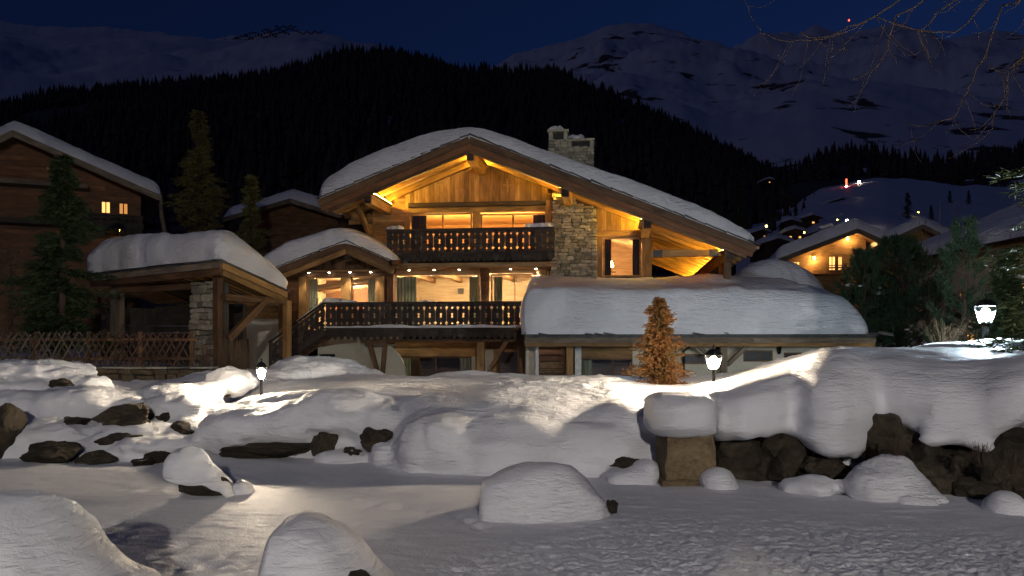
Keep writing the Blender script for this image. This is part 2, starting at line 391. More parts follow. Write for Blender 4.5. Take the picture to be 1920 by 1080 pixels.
def on_patch(patch, n, tpow, tmin=0.05, tmax=1.0, keep=None):
    px, t, X, D, Z = patch; out = []
    while len(out) < n:
        i = rng.uniform(0, len(px) - 1.001); tt = tmin + (tmax - tmin) * rng.random() ** tpow
        j = np.interp(tt, t, np.arange(len(t))); i0, j0 = int(i), int(j); fi, fj = i - i0, j - j0
        if j0 >= len(t) - 1: j0 -= 1; fj = 1
        def g(A): return (A[i0, j0] * (1 - fi) + A[i0 + 1, j0] * fi) * (1 - fj) + (A[i0, j0 + 1] * (1 - fi) + A[i0 + 1, j0 + 1] * fi) * fj
        x, y, z = g(X), g(D), g(Z)
        ppx = HX + F * x / y; ppy = HY - F * (z - CZ) / y
        if keep and not keep(ppx, ppy, x, y): continue
        out.append((x, y, z, .8 * rng.choice((rng.uniform(7, 14), rng.uniform(12, 20), rng.uniform(15, 25)))))
    return out
def hill_keep(px, py, x, y):
    if py < 250 and 0 < px < 700:      # open snow glades near the top of the left half
        q = vnoise(np.array([[x * 0.012, y * 0.006, 3.3]]), 9)[0]
        return q < 0.32
    return vnoise(np.array([[x * 0.03, y * 0.02, 1.3]]), 4)[0] < 0.62
forest_mesh('spruce_forest', on_patch(HILL, 16000, 0.55, 0.06, 1.0, hill_keep), 'dark spruce forest covering the hill behind the chalets')
forest_mesh('larch_forest', on_patch(RW, 900, 0.7, 0.1, 1.0, lambda a, b, x, y: vnoise(np.array([[x * 0.012, y * 0.02, 8.3]]), 21)[0] < 0.25), 'dark wood of conifers above the village ski slope')
_, ML = slope_patch('alp_shoulder', [(-400, 230), (0, 190), (120, 170), (250, 160), (400, 150), (520, 140), (600, 110), (650, 95), (700, 100), (760, 130)], 1000, 1500, 250, M['snow_far'], 60, 20, 1.0, 6, 0.01, 91)
forest_mesh('scattered_larches', on_patch(ML, 700, 0.6, 0.35, 1.0, lambda a, b, x, y: vnoise(np.array([[x * 0.008, y * 0.016, 2.3]]), 33)[0] > 0.02), 'scattered conifers on the snowy shoulder above the forest')

# ------------------------------------------------------------------ near snow: the pond, the bank, the garden
COLS = {
    -220: [(860, 11.6), (800, 12.4), (740, 13.3), (690, 14.5), (680, 16), (665, 20)],
    0: [(862, 11.5), (800, 12.3), (745, 13.3), (700, 15), (686, 18), (680, 22)],
    100: [(865, 11.4), (810, 12), (760, 13), (715, 14.5), (698, 17), (690, 20)],
    200: [(865, 11.4), (815, 12), (770, 13), (740, 14.5), (728, 17), (724, 20)],
    300: [(862, 11.5), (820, 12), (780, 12.8), (745, 14), (728, 16.5), (724, 20)],
    385: [(850, 12.2), (835, 12.7), (795, 13.3), (750, 14.5), (708, 17), (700, 20)],
    425: [(852, 12.1), (835, 12.2), (780, 12.4), (770, 13.2), (762, 15), (752, 16.5), (715, 18.5), (700, 21)],
    490: [(852, 11.9), (835, 11.95), (770, 12.2), (763, 13.5), (760, 15.5), (752, 16.5), (715, 18.5), (700, 21)],
    580: [(858, 11.6), (830, 11.8), (764, 12.1), (752, 13.5), (740, 15.5), (715, 17.5), (704, 20)],
    680: [(862, 11.5), (800, 11.9), (745, 12.4), (728, 13.5), (712, 16), (704, 19)],
    750: [(880, 10.6), (810, 11.2), (750, 12), (725, 13.5), (708, 16), (702, 19)],
    850: [(888, 10.3), (800, 10.7), (755, 11.3), (728, 12.8), (712, 15), (706, 18)],
    1000: [(893, 10.1), (800, 10.5), (750, 11.3), (715, 12.8), (702, 14.5), (706, 18)],
    1150: [(893, 10.1), (800, 10.5), (750, 11.2), (720, 12.5), (703, 14), (706, 17)],
    1230: [(897, 9.95), (860, 10.25), (800, 10.5), (755, 11.2), (736, 12.8), (726, 14.4), (712, 17)],
    1340: [(890, 10.7), (850, 10.8), (800, 10.9), (738, 11.2), (722, 12.5), (712, 14.5), (706, 17)],
    1430: [(890, 10.5), (850, 10.6), (800, 10.7), (720, 11.2), (694, 12.5), (684, 14.5), (694, 18)],
    1560: [(900, 10.1), (860, 10.2), (800, 10.4), (700, 10.9), (660, 12), (652, 13.5), (664, 17)],
    1700: [(915, 9.75), (880, 9.85), (800, 10.0), (700, 10.5), (665, 11.5), (658, 13.5), (660, 17)],
    1850: [(930, 9.3), (880, 9.45), (800, 9.6), (720, 10.1), (670, 11.5), (658, 14), (650, 17)],
    2050: [(945, 8.9), (880, 9.1), (800, 9.3), (720, 9.9), (665, 12), (652, 15), (648, 18)],
    2300: [(985, 7.5), (880, 8.0), (800, 8.5), (720, 9.6), (665, 12), (652, 15), (648, 18)],
}
ctrl = []
for px, L in COLS.items():
    for (py, d) in L: ctrl.append(tuple(at(px, py, d)))
    d = L[0][1]; x = (px - HX) / F * d
    ctrl += [(x * 0.96, d - 0.35, -0.35), (x * 0.85, d - 1.6, -0.5)]
for x, y, z in [(-11.5, 22, .45), (-9.5, 22, .42), (-8, 22, .45), (-20, 24, .9), (-12, 25, .8), (-8, 25, .5), (-4, 24, .3), (0, 24, .2), (5, 24, .2), (9, 24, .5), (14, 24, 1.5), (20, 24, 1.6),
                (-20, 32, 1.2), (-12, 30, .8), (-6, 30, 0), (0, 30, -.4), (6, 28, -.3), (10, 30, .2), (15, 30, 1.2), (22, 32, 1.6),
                (-30, 45, 1.5), (-12, 42, .5), (0, 42, -.4), (10, 42, .2), (24, 44, 2), (-40, 70, 3), (0, 70, 2), (40, 70, 3), (-15, 5, -.5), (15, 4, -.5)]:
    ctrl.append((x, y, z))
ctrl = np.array(ctrl); CP, CV = ctrl[:, :2], ctrl[:, 2]
def _k(r): return np.sqrt(r * r + 0.04)
_A = _k(np.linalg.norm(CP[:, None] - CP[None], axis=2)) - 0.02 * np.eye(len(CP)) * 0
_P = np.concatenate([np.ones((len(CP), 1)), CP], 1)
_S = np.block([[_A, _P], [_P.T, np.zeros((3, 3))]])
_c = np.linalg.solve(_S + 1e-9 * np.eye(len(_S)), np.concatenate([CV, np.zeros(3)]))
def hfield(x, y):
    q = np.stack([np.ravel(x), np.ravel(y)], 1); out = np.empty(len(q))
    for i in range(0, len(q), 20000):
        s = q[i:i + 20000]
        out[i:i + 20000] = _k(np.linalg.norm(s[:, None] - CP[None], axis=2)) @ _c[:-3] + np.concatenate([np.ones((len(s), 1)), s], 1) @ _c[-3:]
    return np.clip(out, -0.6, 2.6)
def ground_z(x, y): return float(hfield(np.array([x]), np.array([y]))[0])

bank_v = []; bank_f = []
def add_part(V, Fc):
    b = sum(len(v) for v in bank_v); bank_v.append(np.asarray(V, float)); bank_f.extend([tuple(int(i) + b for i in f) for f in Fc])
def blob(px, py, d, w, h, dep, seed=0, rough=0.13, tilt=0.0, power=1.0):
    """a rounded heap of snow: centre in the photo at distance d, width and height in photo pixels, depth in metres"""
    c = at(px, py, d); rx, rz, ry = w / 2 * d / F, h / 2 * d / F, dep / 2
    nu, nv = 28, 16
    th = np.linspace(0, 2 * np.pi, nu, endpoint=False); ph = np.linspace(-np.pi / 2, np.pi / 2, nv)
    TH, PH = np.meshgrid(th, ph, indexing='ij')
    def sp(a): return np.sign(a) * np.abs(a) ** power
    X = sp(np.cos(PH)) * sp(np.cos(TH)); Y = sp(np.cos(PH)) * sp(np.sin(TH)); Z = sp(np.sin(PH))
    n = 1 + rough * fbm(np.stack([X.ravel() * 1.9 + seed * 3.1, Y.ravel() * 1.9, Z.ravel() * 1.9], 1), 4, seed).reshape(X.shape)
    X = X * rx * n; Y = Y * ry * n; Z = Z * rz * n + X * tilt
    V = np.stack([X.ravel() + c.x, Y.ravel() + c.y, Z.ravel() + c.z], 1)
    Fc = []
    for i in range(nu):
        for j in range(nv - 1):
            Fc.append((i * nv + j, ((i + 1) % nu) * nv + j, ((i + 1) % nu) * nv + j + 1, i * nv + j + 1))
    add_part(V, Fc)

# solid ground of the bank
BX0, BX1, BY0, BY1, BS = -15.0, 15.0, 6.2, 21.0, 0.12
gx = np.arange(BX0, BX1 + 1e-6, BS); gy = np.arange(BY0, BY1 + 1e-6, BS)
GX, GY = np.meshgrid(gx, gy, indexing='ij'); GZ = hfield(GX, GY).reshape(GX.shape)
GZ += 0.05 * fbm(np.stack([GX.ravel() * 0.9, GY.ravel() * 0.9, GX.ravel() * 0], 1), 3, 12).reshape(GX.shape)
_nx, _ny = GX.shape
top = np.stack([GX.ravel(), GY.ravel(), GZ.ravel()], 1); bot = top.copy(); bot[:, 2] = -1.0
gf = grid_faces(_nx, _ny); nn = _nx * _ny
idx = np.arange(nn).reshape(_nx, _ny)
ring = np.concatenate([idx[:, 0], idx[-1, 1:], idx[-2::-1, -1], idx[0, -2:0:-1]])
side = [(int(ring[i]), int(ring[(i + 1) % len(ring)]), int(ring[(i + 1) % len(ring)]) + nn, int(ring[i]) + nn) for i in range(len(ring))]
add_part(np.concatenate([top, bot]), [tuple(f) for f in gf.tolist()] + [tuple(x + nn for x in f[::-1]) for f in gf.tolist()] + side)
BLOBS = [
    # left of the inlet: ledges of snow over rocks
    (60, 700, 14.2, 240, 50, 1.6), (110, 690, 14.6, 90, 30, .7), (40, 775, 12.9, 150, 90, 1.0), (150, 760, 13.0, 190, 70, 1.2), (235, 757, 13.2, 160, 52, 1.1), (320, 748, 13.5, 150, 56, 1.1),
    (90, 815, 12.1, 170, 60, .9), (340, 765, 13.0, 140, 60, 1.0), (250, 805, 12.3, 170, 34, .9), (300, 835, 11.8, 170, 44, .9), (215, 828, 11.9, 90, 34, .6), (360, 800, 12.6, 90, 40, .8),
    (432, 716, 15.8, 90, 52, 1.2), (380, 735, 14.6, 80, 40, 1.0), (20, 850, 11.7, 70, 40, .5), (150, 725, 13.8, 120, 40, .8),
    # mound in front of the lantern
    (490, 800, 12.15, 200, 76, 1.3), (432, 806, 12.2, 80, 84, 1.1), (560, 795, 12.1, 110, 84, 1.2), (650, 775, 12.2, 190, 92, 1.5), (690, 800, 11.9, 90, 60, .9), (718, 790, 11.9, 80, 80, 1.0),
    (640, 858, 11.4, 110, 30, .6), (720, 850, 11.2, 60, 50, .6),
    # mounds behind, beside the stair and the terrace
    (590, 694, 20.0, 190, 50, 1.8), (660, 702, 20.0, 120, 30, 1.6), (875, 712, 18.5, 160, 34, 1.4), (550, 700, 19.6, 110, 40, 1.6),
    # broad middle bank
    (840, 830, 10.95, 190, 120, 1.5), (970, 836, 10.75, 260, 110, 1.4), (1110, 840, 10.65, 240, 100, 1.3), (1165, 790, 11.1, 170, 80, 1.4), (786, 842, 10.8, 76, 100, 1.0),
    # cap over the stone pillar and drips of the hanging drift
    (1276, 776, 9.9, 126, 84, 1.1), (1750, 822, 9.15, 60, 36, .3), (1842, 834, 9.0, 46, 36, .28), (1800, 818, 9.1, 70, 36, .4),
    # heaps at the foot
    (1212, 888, 9.75, 54, 66, .6), (1345, 906, 9.45, 74, 60, .6), (1485, 914, 9.25, 56, 40, .5), (1525, 912, 9.15, 84, 46, .6), (1665, 902, 8.95, 130, 88, .8), (1630, 915, 8.85, 90, 70, .7), (1720, 938, 8.6, 110, 50, .6),
    (1890, 958, 8.05, 90, 76, .6), (1170, 896, 9.85, 90, 40, .6),
    (1790, 650, 15.0, 130, 20, 1.2), (1880, 648, 15.6, 150, 28, 1.6),
]
for i, b in enumerate(BLOBS): blob(*b, seed=i + 1, power=.62 if b[0] > 1230 and b[4] > 55 and b[1] < 860 else (.8 if b[4] > 65 and b[0] < 780 else 1.0))
# the long drift that hangs over the boulder wall: one profile swept along the bank
LIP = [(1222, 806), (1330, 806), (1342, 830), (1400, 828), (1476, 808), (1486, 822), (1520, 846), (1560, 864), (1610, 858), (1640, 826), (1652, 786), (1700, 806), (1725, 822), (1790, 828), (1850, 830), (1890, 808), (1930, 786), (2320, 786)]
BUL = [(1222, 9.62), (1325, 9.58), (1340, 9.80), (1400, 9.56), (1465, 9.60), (1484, 9.82), (1520, 9.50), (1570, 9.32), (1625, 9.42), (1650, 9.62), (1750, 9.12), (1900, 8.75), (2320, 8.4)]
CRE = [(1222, 748), (1280, 732), (1320, 718), (1350, 713), (1400, 704), (1450, 690), (1500, 672), (1540, 655), (1600, 653), (1700, 660), (1800, 666), (1920, 662), (2320, 660)]
spx = np.arange(1222, 2320, 9.0); prof = []
for k_, q in enumerate(spx):
    lp, db, cr = lerp_line(LIP, q), lerp_line(BUL, q), lerp_line(CRE, q)
    db = db + 0.07 * fbm(np.array([[q * 0.011, 0, 0]]), 3, 61)[0]; lp = lp + 5 * fbm(np.array([[q * 0.05, 3, 0]]), 3, 62)[0]; cr = cr + 5 * fbm(np.array([[q * 0.012, 7, 0]]), 2, 63)[0]
    pts = [(lp - 8, db + .75), (lp, db + .16), (lp - 14, db + .02), (lp * .6 + cr * .4, db), (lp * .35 + cr * .65, db + .14), (lp * .15 + cr * .85, db + .48), (cr + 6, db + 1.0), (cr, db + 1.9)]
    row = [tuple(at(q, p, d)) for p, d in pts]; b_ = row[-1]; row.append((b_[0], b_[1], -.3)); f_ = row[0]; row.append((f_[0], f_[1] + .15, -.3)); prof.append(row)
m_ = len(prof[0]); SV = [p for r in prof for p in r]; SF = [(k * m_ + j, k * m_ + (j + 1) % m_, (k + 1) * m_ + (j + 1) % m_, (k + 1) * m_ + j) for k in range(len(prof) - 1) for j in range(m_)]
SF += [tuple(range(m_))[::-1], tuple(range((len(prof) - 1) * m_, len(prof) * m_))]
add_part(SV, SF)
me = bpy.data.meshes.new('bank_raw'); me.from_pydata(np.concatenate(bank_v).tolist(), [], bank_f); me.update()
raw = bpy.data.objects.new('bank_raw', me); COL.objects.link(raw)
m1 = raw.modifiers.new('r', 'REMESH'); m1.mode = 'VOXEL'; m1.voxel_size = 0.055
m2 = raw.modifiers.new('s', 'SMOOTH'); m2.factor = 0.5; m2.iterations = 10
dg = bpy.context.evaluated_depsgraph_get(); dg.update()
bm_ = bpy.data.meshes.new_from_object(raw.evaluated_get(dg))
bpy.data.objects.remove(raw)
nv_ = len(bm_.vertices); co = np.empty(nv_ * 3, np.float32); bm_.vertices.foreach_get('co', co); co = co.reshape(-1, 3)
no = np.empty(nv_ * 3, np.float32); bm_.vertices.foreach_get('normal', no); no = no.reshape(-1, 3)
# wind crust on faces, sugary crumbs here and there
steep = np.clip(1.2 - np.abs(no[:, 2]) * 1.2, 0, 1)
rip = fbm(np.stack([co[:, 0] * 1.6, co[:, 1] * 1.6, co[:, 2] * 9], 1), 3, 5)
cr = np.clip(fbm(co * 0.8 + 4, 2, 8) * 2.2 - 0.35, 0, 1) * fbm(co * 9, 3, 6)
left = np.clip((-3.0 - co[:, 0]) / 2, 0, 1)
co = co + no * (rip * steep * 0.034 + 0.014 * fbm(co * np.array([1.7, 1.7, 2.6]) + 9, 3, 26) + cr * 0.03 + left * (0.03 * fbm(co * 5, 3, 16) + 0.02 * fbm(co * 13, 2, 18)))[:, None]
# faces under the ground are dropped
bm_.vertices.foreach_set('co', co.astype(np.float32).ravel())
b2 = bmesh.new(); b2.from_mesh(bm_)
bmesh.ops.delete(b2, geom=[v for v in b2.verts if v.co.z < -0.22], context='VERTS')
b2.to_mesh(bm_); b2.free()
bm_.polygons.foreach_set('use_smooth', np.ones(len(bm_.polygons), dtype=bool))
bm_.materials.clear(); bm_.materials.append(M['snow_bank']); bm_.name = 'snow_bank'
structure(link('snow_bank', bm_))

# garden ground behind the bank, and the snow the camera stands on
gx = np.linspace(-75, 75, 151); gy = 20.9 + np.linspace(0, 1, 120) ** 1.7 * 150
GX, GY = np.meshgrid(gx, gy, indexing='ij'); GZ = hfield(GX, GY).reshape(GX.shape)
far = np.clip((GY - 45) / 60, 0, 1); GZ = GZ * (1 - far) + far * 2.5 - 0.015
structure(mk('garden_ground', np.stack([GX.ravel(), GY.ravel(), GZ.ravel()], 1), grid_faces(*GX.shape), M['snow_smooth'], None, True))
structure(mk('ground', [(-9000, -200, -6), (9000, -200, -6), (9000, 9000, -6), (-9000, 9000, -6)], [(0, 1, 2, 3)], M['snow_far']))

ppx = np.linspace(-320, 2240, 470); ppy = np.concatenate([np.linspace(3000, 1180, 14), np.linspace(1170, 830, 330)])
PX, PY = np.meshgrid(ppx, ppy, indexing='ij')
Dd = F * CZ / (PY - HY); X = (PX - HX) / F * Dd; Y = Dd
Q = np.stack([X.ravel(), Y.ravel(), np.zeros(X.size)], 1)
Z = 0.02 * fbm(Q * 0.6, 3, 41) + 0.003 * fbm(Q * np.array([5, 11, 1]), 3, 42)
edge = np.interp(PX.ravel(), [600, 900, 1100, 1300, 1920], [1100, 1010, 960, 950, 990])
mask = np.clip((PY.ravel() - edge) / 40, 0, 1) * np.clip((PX.ravel() - 640) / 250, 0, 1)
low = np.clip((Y.ravel() - 2.5), 0.25, 1)
lum = 0.5 * fbm(Q * 8, 2, 43) + fbm(Q * 30, 1, 44) + 0.9 * fbm(Q * 55, 1, 45)
Z += mask * 0.0115 * lum + (1 - mask) * 0.006 * np.clip(fbm(Q * np.array([3, 7, 1]), 3, 47) - 0.25, 0, 1) * 2
# animal tracks and dents
DENTS = [(520, 915), (560, 922), (600, 932), (640, 936), (655, 938), (700, 944), (715, 943), (752, 950), (766, 951), (800, 958), (822, 962), (560, 975), (690, 950), (630, 900), (585, 903), (330, 905), (300, 912), (280, 920), (240, 918), (205, 985), (225, 978), (215, 995), (190, 1010), (230, 1005), (205, 1018), (180, 1022), (240, 990), (270, 1050), (300, 1062), (340, 1056), (400, 1062), (440, 1070), (330, 1072), (470, 1056), (380, 1048), (300, 1040), (345, 1020), (430, 1040), (700, 1005), (660, 978), (860, 968), (880, 975), (900, 985)]
Zf = Z.reshape(PX.shape)
for (a, b) in DENTS:
    d = F * CZ / (b - HY); x = (a - HX) / F * d; s = rng.uniform(0.05, 0.10)
    Zf -= rng.uniform(0.015, 0.035) * np.exp(-(((X - x) / s) ** 2 + ((Y - d) / (s * 1.2)) ** 2))
    Zf += 0.015 * np.exp(-(((X - x - s) / s) ** 2 + ((Y - d + s) / s) ** 2))
structure(mk('frozen_pond', np.stack([X.ravel(), Y.ravel(), Zf.ravel()], 1), grid_faces(*PX.shape), M['snow_pond'], None, True))
structure(mk('snow_field', [(-60, -40, -0.1), (60, -40, -0.1), (60, 8, -0.1), (-60, 8, -0.1)], [(0, 1, 2, 3)], M['snow_smooth']))
# ------------------------------------------------------------------ building kit
def mbox(name, parent, boxes, mat):
    V = []; Fc = []
    for (x0, x1, y0, y1, z0, z1) in boxes:
        b = len(V)
        V += [(x0,y0,z0),(x1,y0,z0),(x1,y1,z0),(x0,y1,z0),(x0,y0,z1),(x1,y0,z1),(x1,y1,z1),(x0,y1,z1)]
        Fc += [tuple(b + i for i in f) for f in [(0,3,2,1),(4,5,6,7),(0,1,5,4),(1,2,6,5),(2,3,7,6),(3,0,4,7)]]
    return mk(name, V, Fc, mat, parent)

def window(fr, parent, x0, y0, x1, y1, v, mull=(), mat=None, fw=0.07, bars=()):
    u0, u1, z0, z1 = fr.rect(x0, y0, x1, y1, v); mat = mat or M['honey']; th = 0.09
    cuts = [u0] + [fr.pix(m, (y0 + y1) / 2, v)[0] for m in mull] + [u1]
    bx = [(u0, u1, v, v + th, z0, z0 + fw), (u0, u1, v, v + th, z1 - fw, z1)]
    for i, c in enumerate(cuts):
        a = c if i == 0 else (c - fw if i == len(cuts) - 1 else c - fw / 2)
        bx.append((a, a + fw, v + 0.003, v + th - 0.003, z0 + fw, z1 - fw))
    for b in bars:
        zb = fr.pix((x0 + x1) / 2, b, v)[1]; bx.append((u0 + fw, u1 - fw, v + 0.02, v + th - 0.02, zb - 0.02, zb + 0.02))
    w = mbox('window', parent, bx, mat)
    for a, b in zip(cuts[:-1], cuts[1:]):
        mbox('pane', w, [(a + fw * 0.55, b - fw * 0.55, v + 0.04, v + 0.048, z0 + fw * 0.6, z1 - fw * 0.6)], M['glass'])
    return w

def room(fr, parent, u0, u1, v0, v1, z0, z1, mat, name='room_lining'):
    V = [(u0,v0,z0),(u1,v0,z0),(u1,v1,z0),(u0,v1,z0),(u0,v0,z1),(u1,v0,z1),(u1,v1,z1),(u0,v1,z1)]
    return mk(name, V, [(0,1,2,3),(7,6,5,4),(2,1,5,6),(3,2,6,7),(0,3,7,4)], mat, parent)

def lining_mat(name, dark, light, spacing):
    """tongue-and-groove boards too far off to pick apart"""
    m, nt, nd, lk, b = nodes(name)
    mp = coords(nt, (1.2, 1.2, 9), False); n1 = noise(nt, mp, 1.6, 4)
    r = ramp(nt, [(0.3, dark), (0.7, light)]); lk.new(n1.outputs['Fac'], r.inputs[0]); lk.new(r.outputs[0], b.inputs['Base Color'])
    tc = nd.new('ShaderNodeTexCoord'); sx = nd.new('ShaderNodeSeparateXYZ'); lk.new(tc.outputs['Object'], sx.inputs[0])
    ml = N(nt, 'ShaderNodeMath', operation='MULTIPLY'); ml.inputs[1].default_value = 1 / spacing; lk.new(sx.outputs['Z'], ml.inputs[0])
    fr_ = N(nt, 'ShaderNodeMath', operation='FRACT'); lk.new(ml.outputs[0], fr_.inputs[0])
    gt = N(nt, 'ShaderNodeMath', operation='GREATER_THAN'); gt.inputs[1].default_value = 0.08; lk.new(fr_.outputs[0], gt.inputs[0])
    bump(nt, gt.outputs[0], b, 1.0, 0.02); b.inputs['Roughness'].default_value = 0.6
    return m
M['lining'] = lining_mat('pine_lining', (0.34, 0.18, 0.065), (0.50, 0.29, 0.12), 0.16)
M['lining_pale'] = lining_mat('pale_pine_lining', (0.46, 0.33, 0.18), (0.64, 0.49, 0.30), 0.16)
M['lining_dark'] = lining_mat('unlit_lining', (0.10, 0.06, 0.03), (0.18, 0.11, 0.06), 0.16)  # boards darkened to stand for unlit rooms behind the dark windows

def curtain(fr, x0, y0, x1, y1, v, mat, label, folds=5, group=None):
    u0, u1, z0, z1 = fr.rect(x0, y0, x1, y1, v); n = folds * 8 + 1
    P = []
    for i in range(n):
        s = i / (n - 1); w = 0.045 * math.sin(s * folds * 2 * math.pi) + 0.012 * math.sin(s * 31)
        P.append((u0 + (u1 - u0) * s, v + w))
    V = []
    for k, z in enumerate((z1, (z0 + z1) / 2, z0)):
        for (a, b) in P: V.append((a, b + (0.02 if k == 1 else 0), z))
    V += [(a, b + 0.012, z) for (a, b, z) in V]
    Fc = []
    o2 = 3 * n
    for k in range(2):
        for i in range(n - 1):
            q = (k*n + i, k*n + i + 1, (k+1)*n + i + 1, (k+1)*n + i); Fc.append(q); Fc.append(tuple(o2 + j for j in q[::-1]))
    o = mk('curtain', V, Fc, mat, None, True)
    o.location = (fr.O.x, fr.O.y, 0); o.rotation_euler = (0, 0, -fr.a)
    return tag(o, label, 'curtain', group)

def light(fr, kind, u, v, z, energy, color, size=0.08, spot=None, name='lamp_light', aim=None):
    d = bpy.data.lights.new(name, kind); d.energy = energy; d.color = color
    if kind == 'POINT': d.shadow_soft_size = size
    if kind == 'SPOT': d.shadow_soft_size = size; d.spot_size = math.radians(spot); d.spot_blend = 0.7
    o = bpy.data.objects.new(name, d); COL.objects.link(o)
    p = fr.O + fr.X * u + fr.Y * v; o.location = (p.x, p.y, z)
    return o

# boards of the carved balconies: half motifs cut into both edges
def notched(edge_a, edge_b, w, h, th, mat, shear=0.0, bottom=None):
    """edge profiles: lists of (inset, height fraction) going up"""
    pts = [(w / 2 - i * .8, z * h) for i, z in edge_b] + [(-w / 2 + i * .8, z * h) for i, z in edge_a[::-1]]
    if bottom: pts = bottom + pts
    pts = [(x, z + shear * x) for x, z in pts]
    n = len(pts)
    V = [(x, 0, z) for x, z in pts] + [(x, th, z) for x, z in pts]
    Fc = [tuple(range(n)), tuple(range(2 * n - 1, n - 1, -1))]
    for i in range(n):
        j = (i + 1) % n; Fc.append((j, i, i + n, j + n))
    me = bpy.data.meshes.new('carved_board'); me.from_pydata(V, [], Fc); me.materials.append(mat); me.update()
    return me
g = 0.007
def crown(z, s=.95): return [(g, z - .085*s), (.030, z - .075*s), (.030, z - .02*s), (.062, z + .0), (.078, z + .03*s), (.055, z + .055*s), (.032, z + .05*s), (.028, z + .085*s), (g, z + .09*s)]
def dot(z, s=1.0): return [(g/2, z - .045*s), (.032, z - .03*s), (0.048, z), (.032, z + .03*s), (g/2, z + .045*s)]
def cross(z, s=1.0): return [(g/2, z - .085*s), (.030, z - .10*s), (.062, z - .07*s), (.028, z), (.062, z + .07*s), (.030, z + .10*s), (g/2, z + .085*s)]
EDGE_A = [(g, 0)] + crown(.17) + crown(.80) + [(g, 1)]
EDGE_B = [(g/2, 0)] + dot(.17) + cross(.5) + dot(.82) + [(g/2, 1)]

def carved_row(parent, u0, u1, v, z0, z1, n, mat, shear=0.0, name='carved_board'):
    w = (u1 - u0) / n; h = z1 - z0
    a = notched(EDGE_A, EDGE_B, w, h, 0.03, mat, shear); b = notched(EDGE_B, EDGE_A, w, h, 0.03, mat, -shear if False else shear)
    for i in range(n):
        o = link(name, a if i % 2 == 0 else b, parent); uc = u0 + (i + .5) * w
        o.location = (uc, v + rng.uniform(-.004, .004), z0 + shear * (uc - u0))
def apron_row(parent, u0, u1, v, z0, z1, n, mat):
    w = (u1 - u0) / n; h = z1 - z0
    bot = [(-w/2 + .004, .35*h), (-w/2 + .05, .28*h), (-w/2 + .07, .10*h), (-w*.2, .16*h), (0, 0), (w*.2, .16*h), (w/2 - .07, .10*h), (w/2 - .05, .28*h), (w/2 - .004, .35*h)]
    me = notched([(.004, .6), (.004, 1)], [(.004, .6), (.004, 1)], w, h, .03, mat, 0, bot)
    for i in range(n):
        o = link('apron_board', me, parent); o.location = (u0 + (i + .5) * w, v + rng.uniform(-.004, .004), z0 + rng.uniform(-.008, .008))

# snow lying on a roof: base(u,v) under it, thick(u,v) of snow, edges rolled over
def roof_snow(parent, u0, u1, v0, v1, base, thick, ru, rv, nu=70, nv=34, seed=0, rough=0.05, name='roof_snow', sag=0.06, mat=None):
    def cl(n): s = np.linspace(0, 1, n); return s * 0.55 + (0.5 - 0.5 * np.cos(np.pi * s)) * 0.45
    a = cl(nu); b = cl(nv); A, B = np.meshgrid(a, b, indexing='ij')
    wob = lambda s, k: rough * 1.6 * fbm(np.stack([s.ravel() * 5, s.ravel() * 0 + k, s.ravel() * 0], 1), 3, seed + k).reshape(s.shape)
    U = u0 + (u1 - u0) * A; Vv = v0 + (v1 - v0) * B
    du = np.minimum(A, 1 - A) * (u1 - u0) / ru; dv = np.minimum(B, 1 - B) * (v1 - v0) / rv
    ex = np.clip(1 - du, 0, 1) ** 2.4 + np.clip(1 - dv, 0, 1) ** 2.4
    H = np.clip(1 - ex, 0, 1) ** (1 / 2.4)
    U2 = U + np.where(A < .5, -1, 1) * sag * np.sin(np.pi * np.clip(H, 0, 1)) * (du < 1)
    V2 = Vv + np.where(B < .5, -1, 1) * sag * np.sin(np.pi * np.clip(H, 0, 1)) * (dv < 1) + wob(A, 3) * (B < .5) * (dv < 1)
    bz = base(U, Vv); th = thick(U, Vv)
    P = np.stack([U.ravel() * .8, Vv.ravel() * .8, U.ravel() * 0 + seed], 1)
    Z = bz + th * H * (1 + rough * 1.7 * fbm(P, 4, seed).reshape(U.shape)) - 0.012 * (H <= 0)
    P2 = np.stack([U2.ravel() * 1.3, V2.ravel() * 1.3, Z.ravel() * 7], 1)
    rip = fbm(P2, 3, seed + 9).reshape(U.shape) * 0.03 * (dv < 1.0) * H
    V2 = V2 + rip
    return mk(name, np.stack([U2.ravel(), V2.ravel(), Z.ravel()], 1), grid_faces(nu, nv), mat or M['snow'], parent, True)

